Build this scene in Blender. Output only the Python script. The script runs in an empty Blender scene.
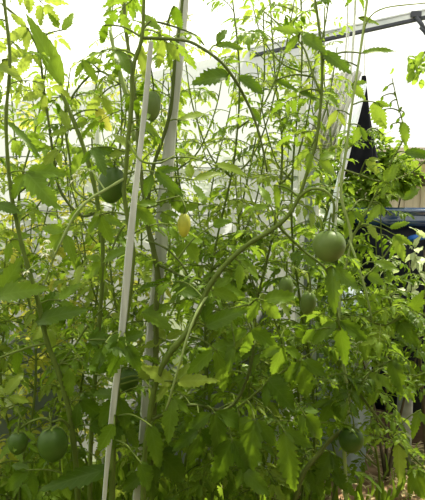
import bpy, math, random
from mathutils import Vector, Matrix, Quaternion

SC = bpy.context.scene
COL = SC.collection
PI = math.pi

# ------------------------------------------------------------------ camera
F = 536.0
PITCH = math.radians(5.3)
CAM = Vector((0.0, 0.0, 1.25))
FW = Vector((0, math.cos(PITCH), -math.sin(PITCH)))
UP = Vector((0, math.sin(PITCH), math.cos(PITCH)))
RT = Vector((1, 0, 0))


def P(px, py, Y):
    """A point of the place: the direction of a sighting and its distance Y down the greenhouse."""
    d = FW + RT * ((px - 212.5) / F) + UP * ((250 - py) / F)
    return CAM + d * (Y / d.y)


cam_d = bpy.data.cameras.new('camera')
cam_d.sensor_fit = 'VERTICAL'
cam_d.sensor_height = 24.0
cam_d.lens = F * 24.0 / 500.0
cam_d.clip_start = 0.02
cam = bpy.data.objects.new('camera', cam_d)
cam.location = CAM
cam.rotation_euler = (PI / 2 - PITCH, 0, 0)
COL.objects.link(cam)
SC.camera = cam

SC.view_settings.view_transform = 'Standard'
SC.view_settings.look = 'None'
SC.view_settings.gamma = 1.0
SC.view_settings.use_curve_mapping = False
SC.view_settings.exposure = 0.28


# ------------------------------------------------------------------ materials
def new_mat(name):
    m = bpy.data.materials.new(name)
    m.use_nodes = True
    nt = m.node_tree
    nt.nodes.clear()
    out = nt.nodes.new('ShaderNodeOutputMaterial')
    return m, nt, out


def N(nt, kind, **kw):
    n = nt.nodes.new(kind)
    for k, v in kw.items():
        if k in n.inputs:
            n.inputs[k].default_value = v
        else:
            setattr(n, k, v)
    return n


def rgb(c):
    return (c[0], c[1], c[2], 1.0)


def ramp(nt, fac, stops):
    r = nt.nodes.new('ShaderNodeValToRGB')
    e = r.color_ramp.elements
    while len(e) < len(stops):
        e.new(0.5)
    for k, (p, c) in enumerate(stops):
        e[k].position = p
        e[k].color = rgb(c)
    nt.links.new(fac, r.inputs[0])
    return r.outputs[0]


def leaf_mat(name, c1, c2, t1, t2, trans=0.46, rough=0.36):
    """reflecting colours c1..c2 and transmitted colours t1..t2, varied from leaf to leaf, with paler veins."""
    m, nt, out = new_mat(name)
    L = nt.links
    info = N(nt, 'ShaderNodeObjectInfo')
    geo = N(nt, 'ShaderNodeNewGeometry')
    tex = N(nt, 'ShaderNodeTexCoord')
    noise = N(nt, 'ShaderNodeTexNoise', Scale=38.0, Detail=2.0)
    L.new(tex.outputs['Object'], noise.inputs['Vector'])
    a = N(nt, 'ShaderNodeMath', operation='ADD')
    L.new(info.outputs['Random'], a.inputs[0])
    L.new(noise.outputs['Fac'], a.inputs[1])
    a2 = N(nt, 'ShaderNodeMath', operation='ADD')
    L.new(geo.outputs['Random Per Island'], a2.inputs[0])
    L.new(a.outputs[0], a2.inputs[1])
    mul = N(nt, 'ShaderNodeMath', operation='MULTIPLY')
    L.new(a2.outputs[0], mul.inputs[0])
    mul.inputs[1].default_value = 0.36
    ca = ramp(nt, mul.outputs[0], [(0.15, c1), (0.85, c2)])
    ct = ramp(nt, mul.outputs[0], [(0.15, t1), (0.85, t2)])
    # veins from the leaf's own coordinates: u along, v across
    sep = N(nt, 'ShaderNodeSeparateXYZ')
    L.new(tex.outputs['UV'], sep.inputs[0])
    ab = N(nt, 'ShaderNodeMath', operation='ABSOLUTE')
    L.new(sep.outputs[1], ab.inputs[0])
    sl = N(nt, 'ShaderNodeMath', operation='MULTIPLY_ADD')
    L.new(ab.outputs[0], sl.inputs[0])
    sl.inputs[1].default_value = -0.22
    L.new(sep.outputs[0], sl.inputs[2])
    fr = N(nt, 'ShaderNodeMath', operation='MULTIPLY')
    L.new(sl.outputs[0], fr.inputs[0])
    fr.inputs[1].default_value = 7.0
    fr2 = N(nt, 'ShaderNodeMath', operation='FRACT')
    L.new(fr.outputs[0], fr2.inputs[0])
    side = N(nt, 'ShaderNodeMath', operation='LESS_THAN')
    L.new(fr2.outputs[0], side.inputs[0])
    side.inputs[1].default_value = 0.14
    mid = N(nt, 'ShaderNodeMath', operation='LESS_THAN')
    L.new(ab.outputs[0], mid.inputs[0])
    mid.inputs[1].default_value = 0.07
    vein = N(nt, 'ShaderNodeMath', operation='MAXIMUM')
    L.new(side.outputs[0], vein.inputs[0])
    L.new(mid.outputs[0], vein.inputs[1])
    vf = N(nt, 'ShaderNodeMath', operation='MULTIPLY')
    L.new(vein.outputs[0], vf.inputs[0])
    vf.inputs[1].default_value = 0.3
    mx = N(nt, 'ShaderNodeMixRGB', blend_type='MIX')
    L.new(vf.outputs[0], mx.inputs[0])
    L.new(ca, mx.inputs[1])
    mx.inputs[2].default_value = rgb([min(1, c * 1.5 + 0.03) for c in c2])
    bs = N(nt, 'ShaderNodeBsdfPrincipled', Roughness=rough)
    L.new(mx.outputs[0], bs.inputs['Base Color'])
    bs.inputs['Specular IOR Level'].default_value = 0.16
    bump = N(nt, 'ShaderNodeBump', Strength=0.25, Distance=0.002)
    L.new(vein.outputs[0], bump.inputs['Height'])
    L.new(bump.outputs[0], bs.inputs['Normal'])
    tr = N(nt, 'ShaderNodeBsdfTranslucent')
    L.new(ct, tr.inputs['Color'])
    mix = N(nt, 'ShaderNodeMixShader')
    mix.inputs[0].default_value = trans
    L.new(bs.outputs[0], mix.inputs[1])
    L.new(tr.outputs[0], mix.inputs[2])
    L.new(mix.outputs[0], out.inputs[0])
    return m


def solid(name, c1, c2, scale=20.0, rough=0.6, spec=0.4, stretch=(1, 1, 1), bump=0.0, metal=0.0, detail=4.0):
    m, nt, out = new_mat(name)
    L = nt.links
    tex = N(nt, 'ShaderNodeTexCoord')
    mp = N(nt, 'ShaderNodeMapping')
    mp.inputs['Scale'].default_value = stretch
    L.new(tex.outputs['Object'], mp.inputs[0])
    noise = N(nt, 'ShaderNodeTexNoise', Scale=scale, Detail=detail)
    L.new(mp.outputs[0], noise.inputs['Vector'])
    c = ramp(nt, noise.outputs['Fac'], [(0.3, c1), (0.7, c2)])
    bs = N(nt, 'ShaderNodeBsdfPrincipled', Roughness=rough, Metallic=metal)
    bs.inputs['Specular IOR Level'].default_value = spec
    L.new(c, bs.inputs['Base Color'])
    if bump:
        b = N(nt, 'ShaderNodeBump', Strength=bump, Distance=0.01)
        L.new(noise.outputs['Fac'], b.inputs['Height'])
        L.new(b.outputs[0], bs.inputs['Normal'])
    L.new(bs.outputs[0], out.inputs[0])
    return m


def film_mat(name, tint, clear, mesh=False):
    """greenhouse film: part of the light goes straight through, part is scattered."""
    m, nt, out = new_mat(name)
    L = nt.links
    tex = N(nt, 'ShaderNodeTexCoord')
    noise = N(nt, 'ShaderNodeTexNoise', Scale=2.2, Detail=3.0)
    L.new(tex.outputs['Object'], noise.inputs['Vector'])
    c = ramp(nt, noise.outputs['Fac'], [(0.3, [t * 0.9 for t in tint]), (0.75, tint)])
    tl = N(nt, 'ShaderNodeBsdfTranslucent')
    L.new(c, tl.inputs['Color'])
    tp = N(nt, 'ShaderNodeBsdfTransparent')
    tp.inputs['Color'].default_value = (0.97, 0.98, 0.97, 1)
    mix = N(nt, 'ShaderNodeMixShader')
    mix.inputs[0].default_value = 1 - clear
    L.new(tp.outputs[0], mix.inputs[1])
    L.new(tl.outputs[0], mix.inputs[2])
    last = mix.outputs[0]
    if mesh:
        sep = N(nt, 'ShaderNodeSeparateXYZ')
        L.new(tex.outputs['Object'], sep.inputs[0])
        res = []
        for k in (0, 1):
            mu = N(nt, 'ShaderNodeMath', operation='MULTIPLY')
            L.new(sep.outputs[k], mu.inputs[0])
            mu.inputs[1].default_value = 62.0
            fr = N(nt, 'ShaderNodeMath', operation='FRACT')
            L.new(mu.outputs[0], fr.inputs[0])
            lt = N(nt, 'ShaderNodeMath', operation='LESS_THAN')
            L.new(fr.outputs[0], lt.inputs[0])
            lt.inputs[1].default_value = 0.16
            res.append(lt)
        mxm = N(nt, 'ShaderNodeMath', operation='MAXIMUM')
        L.new(res[0].outputs[0], mxm.inputs[0])
        L.new(res[1].outputs[0], mxm.inputs[1])
        sc_ = N(nt, 'ShaderNodeMath', operation='MULTIPLY')
        L.new(mxm.outputs[0], sc_.inputs[0])
        sc_.inputs[1].default_value = 0.6
        df = N(nt, 'ShaderNodeBsdfDiffuse')
        df.inputs['Color'].default_value = (0.5, 0.54, 0.54, 1)
        m2 = N(nt, 'ShaderNodeMixShader')
        L.new(sc_.outputs[0], m2.inputs[0])
        L.new(last, m2.inputs[1])
        L.new(df.outputs[0], m2.inputs[2])
        last = m2.outputs[0]
    L.new(last, out.inputs[0])
    return m


M = {}
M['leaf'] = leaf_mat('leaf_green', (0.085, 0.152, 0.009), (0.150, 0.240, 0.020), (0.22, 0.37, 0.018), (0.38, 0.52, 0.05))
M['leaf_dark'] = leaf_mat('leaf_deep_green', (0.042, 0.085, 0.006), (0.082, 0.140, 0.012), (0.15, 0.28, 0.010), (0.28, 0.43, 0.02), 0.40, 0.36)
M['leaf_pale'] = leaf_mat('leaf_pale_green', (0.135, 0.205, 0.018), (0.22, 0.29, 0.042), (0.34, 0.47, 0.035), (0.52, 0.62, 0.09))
M['leaf_yellow'] = leaf_mat('leaf_yellow_sunlit', (0.24, 0.27, 0.025), (0.38, 0.38, 0.05), (0.70, 0.72, 0.06), (0.90, 0.85, 0.16))  # sunlight put into the colour of back-row leaves; also one truly yellow leaf
M['leaf_hedge'] = leaf_mat('hedge_leaf', (0.05, 0.09, 0.02), (0.10, 0.15, 0.04), (0.12, 0.2, 0.03), (0.2, 0.3, 0.05), 0.3)
M['leaf_varieg'] = leaf_mat('pale_edged_leaf', (0.25, 0.32, 0.14), (0.55, 0.60, 0.38), (0.35, 0.45, 0.15), (0.6, 0.65, 0.35), 0.35)
M['stem'] = leaf_mat('stem_green', (0.085, 0.125, 0.018), (0.15, 0.20, 0.04), (0.2, 0.3, 0.03), (0.3, 0.4, 0.06), 0.12, 0.6)
M['stem_dark'] = leaf_mat('stem_old', (0.07, 0.10, 0.02), (0.13, 0.16, 0.04), (0.1, 0.14, 0.02), (0.16, 0.2, 0.03), 0.06, 0.6)
M['stem_pale'] = leaf_mat('stem_pale', (0.24, 0.32, 0.10), (0.36, 0.44, 0.16), (0.3, 0.4, 0.1), (0.4, 0.5, 0.14), 0.15, 0.6)


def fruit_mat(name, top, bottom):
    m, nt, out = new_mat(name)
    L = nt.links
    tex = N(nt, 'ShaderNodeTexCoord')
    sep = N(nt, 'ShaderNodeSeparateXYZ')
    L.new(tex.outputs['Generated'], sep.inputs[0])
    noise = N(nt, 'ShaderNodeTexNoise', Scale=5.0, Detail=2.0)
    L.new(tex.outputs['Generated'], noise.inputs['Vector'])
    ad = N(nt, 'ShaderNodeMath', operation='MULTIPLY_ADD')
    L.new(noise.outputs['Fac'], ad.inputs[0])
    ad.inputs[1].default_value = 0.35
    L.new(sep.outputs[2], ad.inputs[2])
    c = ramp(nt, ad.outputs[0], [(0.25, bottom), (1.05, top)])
    bs = N(nt, 'ShaderNodeBsdfPrincipled', Roughness=0.42)
    bs.inputs['Specular IOR Level'].default_value = 0.25
    bs.inputs['Subsurface Weight'].default_value = 0.0
    bs.inputs['Subsurface Radius'].default_value = (0.01, 0.012, 0.004)
    L.new(c, bs.inputs['Base Color'])
    L.new(bs.outputs[0], out.inputs[0])
    return m


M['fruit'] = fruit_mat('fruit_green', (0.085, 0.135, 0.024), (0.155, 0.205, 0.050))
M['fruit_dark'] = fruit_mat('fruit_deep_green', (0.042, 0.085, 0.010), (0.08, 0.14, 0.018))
M['fruit_yellow'] = fruit_mat('fruit_yellowing', (0.34, 0.36, 0.05), (0.62, 0.55, 0.06))
M['stake'] = solid('grey_stake_wood', (0.34, 0.35, 0.31), (0.66, 0.67, 0.62), 22, 0.75, 0.2, (2.0, 2.0, 0.12), 0.3)
M['twine'] = solid('white_twine', (0.62, 0.64, 0.58), (0.82, 0.83, 0.78), 60, 0.8, 0.1)
M['wire'] = solid('grey_wire', (0.06, 0.07, 0.08), (0.13, 0.14, 0.15), 40, 0.45, 0.5, metal=0.6)
M['alu'] = solid('aluminium_rail', (0.42, 0.45, 0.47), (0.58, 0.61, 0.62), 8, 0.4, 0.5, metal=0.5)
M['alu_dark'] = solid('rail_gasket', (0.03, 0.035, 0.05), (0.06, 0.065, 0.09), 10, 0.6)
M['post'] = solid('pale_frame_post', (0.58, 0.60, 0.56), (0.74, 0.76, 0.72), 6, 0.6, 0.3)
M['film'] = film_mat('wall_film', (0.44, 0.47, 0.43), 0.36)
M['roof'] = film_mat('roof_film', (0.95, 0.97, 0.95), 0.62, True)
M['barrel'] = solid('dark_blue_barrel', (0.002, 0.003, 0.007), (0.006, 0.008, 0.016), 6, 0.5, 0.2)
M['barrel_rim'] = solid('barrel_rim_blue', (0.009, 0.024, 0.060), (0.018, 0.045, 0.11), 6, 0.15, 0.9)
M['blue'] = solid('bright_blue_plastic', (0.02, 0.10, 0.42), (0.04, 0.17, 0.6), 6, 0.35)
M['tarp'] = solid('black_tarp', (0.004, 0.005, 0.007), (0.012, 0.013, 0.018), 12, 0.8, 0.1, bump=0.3)
M['timber'] = solid('brown_timber', (0.055, 0.035, 0.022), (0.12, 0.08, 0.05), 12, 0.8, 0.2, (0.25, 2, 2), 0.3)
M['shed_wall'] = solid('beige_planks', (0.42, 0.34, 0.27), (0.58, 0.49, 0.40), 5, 0.8, 0.2, (4, 4, 0.4), 0.1)
M['shed_roof'] = solid('shed_roof_felt', (0.07, 0.06, 0.045), (0.12, 0.10, 0.07), 9, 0.9, 0.1)
M['fascia'] = solid('tan_fascia', (0.33, 0.26, 0.13), (0.45, 0.36, 0.19), 9, 0.8, 0.2, (0.5, 2, 2))
M['sack'] = solid('pale_sack', (0.20, 0.25, 0.30), (0.34, 0.39, 0.43), 9, 0.6, 0.3, bump=0.4)
M['sheet'] = solid('corrugated_plastic', (0.50, 0.50, 0.47), (0.68, 0.68, 0.64), 6, 0.5, 0.4)
M['whitepole'] = solid('white_plastic_pole', (0.70, 0.76, 0.84), (0.82, 0.87, 0.92), 6, 0.35, 0.5)
M['concrete'] = solid('grey_post_stub', (0.22, 0.23, 0.22), (0.38, 0.39, 0.38), 18, 0.8, 0.2, bump=0.3)
M['straw'] = leaf_mat('straw_litter', (0.30, 0.24, 0.11), (0.55, 0.47, 0.26), (0.3, 0.25, 0.1), (0.4, 0.35, 0.15), 0.2, 0.8)
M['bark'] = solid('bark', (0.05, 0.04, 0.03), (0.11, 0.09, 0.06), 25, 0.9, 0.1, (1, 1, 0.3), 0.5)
M['dry'] = leaf_mat('dried_flower', (0.42, 0.42, 0.30), (0.66, 0.66, 0.52), (0.4, 0.4, 0.2), (0.5, 0.5, 0.3), 0.3, 0.8)
M['flower'] = leaf_mat('flower_yellow', (0.6, 0.5, 0.03), (0.8, 0.68, 0.08), (0.7, 0.6, 0.05), (0.85, 0.75, 0.1), 0.4, 0.7)


def soil_mat():
    m, nt, out = new_mat('soil_and_grass')
    L = nt.links
    tex = N(nt, 'ShaderNodeTexCoord')
    n1 = N(nt, 'ShaderNodeTexNoise', Scale=14.0, Detail=8.0)
    n2 = N(nt, 'ShaderNodeTexNoise', Scale=2.2, Detail=3.0)
    L.new(tex.outputs['Object'], n1.inputs['Vector'])
    L.new(tex.outputs['Object'], n2.inputs['Vector'])
    soil = ramp(nt, n1.outputs['Fac'], [(0.3, (0.14, 0.085, 0.045)), (0.72, (0.46, 0.31, 0.19))])
    gr = ramp(nt, n1.outputs['Fac'], [(0.3, (0.06, 0.09, 0.02)), (0.7, (0.15, 0.19, 0.05))])
    f0 = ramp(nt, n2.outputs['Fac'], [(0.48, (0, 0, 0)), (0.62, (1, 1, 1))])
    sepg = N(nt, 'ShaderNodeSeparateXYZ')
    L.new(tex.outputs['Object'], sepg.inputs[0])
    far = N(nt, 'ShaderNodeMapRange')
    far.inputs['From Min'].default_value = 2.6
    far.inputs['From Max'].default_value = 3.1
    L.new(sepg.outputs[1], far.inputs['Value'])
    fm = N(nt, 'ShaderNodeMath', operation='MAXIMUM')
    L.new(f0, fm.inputs[0])
    L.new(far.outputs[0], fm.inputs[1])
    lft = N(nt, 'ShaderNodeMapRange')
    lft.inputs['From Min'].default_value = 0.35
    lft.inputs['From Max'].default_value = 0.1
    L.new(sepg.outputs[0], lft.inputs['Value'])
    fm2 = N(nt, 'ShaderNodeMath', operation='MAXIMUM')
    L.new(fm.outputs[0], fm2.inputs[0])
    L.new(lft.outputs[0], fm2.inputs[1])
    f = fm2.outputs[0]
    mx = N(nt, 'ShaderNodeMixRGB')
    L.new(f, mx.inputs[0])
    L.new(soil, mx.inputs[1])
    L.new(gr, mx.inputs[2])
    bs = N(nt, 'ShaderNodeBsdfPrincipled', Roughness=0.95)
    bs.inputs['Specular IOR Level'].default_value = 0.1
    L.new(mx.outputs[0], bs.inputs['Base Color'])
    b = N(nt, 'ShaderNodeBump', Strength=0.8, Distance=0.03)
    L.new(n1.outputs['Fac'], b.inputs['Height'])
    L.new(b.outputs[0], bs.inputs['Normal'])
    L.new(bs.outputs[0], out.inputs[0])
    return m


M['soil'] = soil_mat()


# ------------------------------------------------------------------ mesh helpers
class MB:
    def __init__(self):
        self.v, self.f, self.uv, self.mi = [], [], [], []

    def add(self, verts, faces, uvs=None, mi=0):
        o = len(self.v)
        self.v += [tuple(p) for p in verts]
        self.f += [tuple(i + o for i in fc) for fc in faces]
        self.uv += list(uvs) if uvs else [(0.5, 1.0)] * len(verts)
        self.mi += [mi] * len(faces)

    def mesh(self, name, mats, smooth=True):
        me = bpy.data.meshes.new(name)
        me.from_pydata(self.v, [], self.f)
        for m in mats if isinstance(mats, (list, tuple)) else [mats]:
            me.materials.append(m)
        ul = me.uv_layers.new(name='UVMap')
        for lp in me.loops:
            ul.data[lp.index].uv = self.uv[lp.vertex_index]
        for p in me.polygons:
            p.use_smooth = smooth
            p.material_index = self.mi[p.index]
        me.update()
        return me

    def tube(self, pts, radii, n=6, mi=0, cap=True):
        pts = [Vector(p) for p in pts]
        verts, faces = [], []
        ref = Vector((0.31, 0.87, 0.13)).normalized()
        prev = None
        for i, p in enumerate(pts):
            a = pts[max(0, i - 1)]
            b = pts[min(len(pts) - 1, i + 1)]
            t = (b - a)
            t = t.normalized() if t.length > 1e-9 else Vector((0, 0, 1))
            if prev is None:
                u = t.cross(ref)
                if u.length < 1e-3:
                    u = t.cross(Vector((1, 0, 0)))
            else:
                u = prev - t * prev.dot(t)
                if u.length < 1e-6:
                    u = t.cross(ref)
            u.normalize()
            prev = u
            w = t.cross(u)
            r = radii[i] if isinstance(radii, (list, tuple)) else radii
            for k in range(n):
                an = 2 * PI * k / n
                verts.append(p + (u * math.cos(an) + w * math.sin(an)) * r)
        for i in range(len(pts) - 1):
            for k in range(n):
                k2 = (k + 1) % n
                faces.append((i * n + k, i * n + k2, (i + 1) * n + k2, (i + 1) * n + k))
        if cap:
            faces.append(tuple(range(n - 1, -1, -1)))
            faces.append(tuple((len(pts) - 1) * n + k for k in range(n)))
        self.add(verts, faces, None, mi)

    def box(self, c, size, mi=0, rot=None):
        hx, hy, hz = size[0] / 2, size[1] / 2, size[2] / 2
        vs = [Vector((sx * hx, sy * hy, sz * hz)) for sx in (-1, 1) for sy in (-1, 1) for sz in (-1, 1)]
        if rot:
            vs = [rot @ v for v in vs]
        vs = [v + Vector(c) for v in vs]
        self.add(vs, [(0, 1, 3, 2), (4, 6, 7, 5), (0, 4, 5, 1), (2, 3, 7, 6), (0, 2, 6, 4), (1, 5, 7, 3)], None, mi)

    def lathe(self, prof, n=24, c=(0, 0, 0), mi=0, wob=None):
        verts, faces = [], []
        for i, (r, z) in enumerate(prof):
            for k in range(n):
                a = 2 * PI * k / n
                rr = r * (wob(a, i / (len(prof) - 1)) if wob else 1)
                verts.append((c[0] + rr * math.cos(a), c[1] + rr * math.sin(a), c[2] + z))
        for i in range(len(prof) - 1):
            for k in range(n):
                k2 = (k + 1) % n
                faces.append((i * n + k, i * n + k2, (i + 1) * n + k2, (i + 1) * n + k))
        faces.append(tuple(range(n - 1, -1, -1)))
        faces.append(tuple((len(prof) - 1) * n + k for k in range(n)))
        self.add(verts, faces, None, mi)

    def leaflet(self, base, fwd, nrm, L, W, rng, rows=14, teeth=0.22, fold=0.25, droop=0.35, mi=0, curl=0.0, lobe=0.0):
        """one toothed leaf blade from base along fwd, its upper face towards nrm."""
        base = Vector(base)
        f = Vector(fwd).normalized()
        n = Vector(nrm) - f * Vector(nrm).dot(f)
        if n.length < 1e-4:
            n = f.cross(Vector((1, 0.3, 0.2)))
        n.normalize()
        s = f.cross(n)
        pos = base.copy()
        ds = L / rows
        verts, uvs, faces = [], [], []
        ang = -droop * 0.35
        ph = rng.random() * 6
        skew = rng.uniform(-0.12, 0.12)
        for i in range(rows + 1):
            t = i / rows
            w = W * 0.5 * max(0.0, math.sin(PI * min(1, t ** 0.72))) ** 0.85 * (1.0 - 0.18 * t)
            if t < 0.06:
                w = max(w, W * 0.03)
            k = 1.0
            sh = 0.0
            if 0.08 < t < 0.97:
                big = math.sin(t * 17 + ph) * lobe
                k = 1 - (teeth if i % 2 else 0.0) * rng.uniform(0.55, 1.25) - max(0, big)
                sh = ds * 0.55 if i % 2 == 0 else -ds * 0.1
            dirv = f * math.cos(ang) - n * math.sin(ang)
            up = n * math.cos(ang) + f * math.sin(ang)
            wave = math.sin(t * 9 + ph) * 0.05 * W
            for v in (-1, -0.5, 0, 0.5, 1):
                kk = k if abs(v) == 1 else (k * 0.5 + 0.5)
                fd = fold * abs(v) * w - curl * v * v * w
                p = pos + s * (v * w * kk * (1 + skew * v)) + up * (fd + (wave * abs(v) * v)) + dirv * (sh * abs(v))
                verts.append(p)
                uvs.append((t, v * w / (W * 0.5 + 1e-9)))
            pos = pos + dirv * ds
            ang += droop * 1.7 / rows
        for i in range(rows):
            for j in range(4):
                a = i * 5 + j
                faces.append((a, a + 1, a + 6, a + 5))
        self.add(verts, faces, uvs, mi)
        return pos


def obj(name, me, parent=None, loc=None, label=None):
    o = bpy.data.objects.new(name, me)
    COL.objects.link(o)
    if parent is not None:
        o.parent = parent
    if loc is not None:
        o.location = loc
    if label:
        o['label'] = label
    return o


def tag(o, label=None, cat=None, group=None, kind=None):
    if label:
        o['label'] = label
    if cat:
        o['category'] = cat
    if group:
        o['group'] = group
    if kind:
        o['kind'] = kind
    return o


def empty(name, loc):
    o = bpy.data.objects.new(name, None)
    o.empty_display_size = 0.05
    COL.objects.link(o)
    o.location = loc
    return o


def spline(pts, sub=5):
    """Catmull-Rom through points."""
    pts = [Vector(p) for p in pts]
    if len(pts) < 3:
        return [pts[0].lerp(pts[-1], i / sub) for i in range(sub + 1)]
    out = []
    q = [pts[0] * 2 - pts[1]] + pts + [pts[-1] * 2 - pts[-2]]
    for i in range(1, len(q) - 2):
        p0, p1, p2, p3 = q[i - 1], q[i], q[i + 1], q[i + 2]
        for k in range(sub):
            t = k / sub
            out.append(0.5 * ((2 * p1) + (p2 - p0) * t + (2 * p0 - 5 * p1 + 4 * p2 - p3) * t * t + (3 * p1 - p0 - 3 * p2 + p3) * t ** 3))
    out.append(pts[-1])
    return out


def lerp_list(vals, n):
    m = len(vals)
    out = []
    for i in range(n):
        t = i / (n - 1) * (m - 1)
        a = min(int(t), m - 2)
        out.append(vals[a] + (vals[a + 1] - vals[a]) * (t - a))
    return out


# ------------------------------------------------------------------ compound leaves (grow along +Y, upper face +Z)
def compound(seed, L=0.2, pairs=3, wide=0.50, droop=1.0, mats=None, term=0.33, name='tomato_leaf', teeth=0.36):
    rng = random.Random(seed)
    b = MB()
    n = 10
    pts = []
    pos = Vector((0, 0, 0))
    a = 0.35
    sway = rng.uniform(-0.5, 0.5)
    head = 0.0
    for i in range(n + 1):
        pts.append(pos.copy())
        d = Vector((math.sin(head), math.cos(head) * math.cos(a), math.sin(a)))
        pos = pos + d.normalized() * (L * 0.72 / n)
        a -= droop * 1.25 / n * rng.uniform(0.6, 1.4)
        head += sway / n
    b.tube(pts, lerp_list([0.0022, 0.0016, 0.0009], n + 1), 5, 0, False)
    tl = L * term

    def put(i, side, ln, stalk):
        d = (pts[min(n, i + 1)] - pts[max(0, i - 1)]).normalized()
        up = Vector((0, 0, 1)) - d * d.z
        up = up.normalized() if up.length > 0.05 else Vector((0, -1, 0))
        sd = d.cross(up)
        f = (sd * side + d * rng.uniform(0.25, 0.7) + Vector((0, 0, -1)) * rng.uniform(0.1, 0.75) * droop).normalized()
        nn = (up + sd * rng.uniform(-0.5, 0.5) + d * rng.uniform(-0.4, 0.4)).normalized()
        e = pts[i] + f * stalk
        b.tube([pts[i], pts[i] + f * stalk * 0.6 + up * 0.002, e + f * 0.004], 0.0009, 4, 0, False)
        b.leaflet(e, f, nn, ln, ln * wide * rng.uniform(0.85, 1.2), rng, 14, teeth, rng.uniform(0.1, 0.45), rng.uniform(0.1, 0.9) * droop, 1, 0.0, 0.22)

    for k in range(pairs):
        i = int(n * (0.34 + 0.56 * k / max(1, pairs - 1)))
        size = tl * (0.62 + 0.28 * k / max(1, pairs - 1))
        for side in (-1, 1):
            put(min(n - 1, i + rng.choice((0, 0, 1))), side, size * rng.uniform(0.75, 1.15), L * 0.05)
        if k < pairs - 1 and rng.random() < 0.8:
            put(min(n - 1, i + 1), rng.choice((-1, 1)), size * 0.35, L * 0.02)
    d = (pts[n] - pts[n - 1]).normalized()
    up = Vector((0, 0, 1)) - d * d.z
    b.leaflet(pts[n], d, up + Vector((rng.uniform(-.4, .4), 0, 0.1)), tl * rng.uniform(0.95, 1.2), tl * wide * 1.12, rng, 14, teeth, 0.3, rng.uniform(0.2, 0.9) * droop, 1, 0.0, 0.25)
    return b.mesh(name, mats)


def variants(tagname, leafm, n, seed, **kw):
    return [compound(seed + i * 7, mats=[M['stem'], M[leafm]], pairs=3 + i % 3, name=tagname, droop=0.7 + 0.5 * ((i * 0.37) % 1), **kw) for i in range(n)]


V = {
    'leaf': variants('tomato_leaf', 'leaf', 9, 100),
    'leaf_dark': variants('tomato_leaf_deep', 'leaf_dark', 9, 300),
    'leaf_pale': variants('tomato_leaf_pale', 'leaf_pale', 9, 500),
    'leaf_yellow': variants('tomato_leaf_yellow', 'leaf_yellow', 5, 700),
    'fern': variants('young_tomato_leaf', 'leaf_pale', 6, 900, wide=0.32, term=0.26, teeth=0.5),
}


def aim(dirv, roll, rng):
    """rotation taking +Y to dirv, with +Z as near up as the roll allows."""
    f = Vector(dirv).normalized()
    up = Vector((0, 0, 1)) - f * f.z
    if up.length < 0.1:
        up = Vector((0, 1, 0)) - f * f.y
    up.normalize()
    x = f.cross(up)
    m = Matrix((x, f, up)).transposed()
    return (Matrix.Rotation(roll, 3, f) @ m).to_quaternion()


# ------------------------------------------------------------------ plants
PLANTS = []


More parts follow.
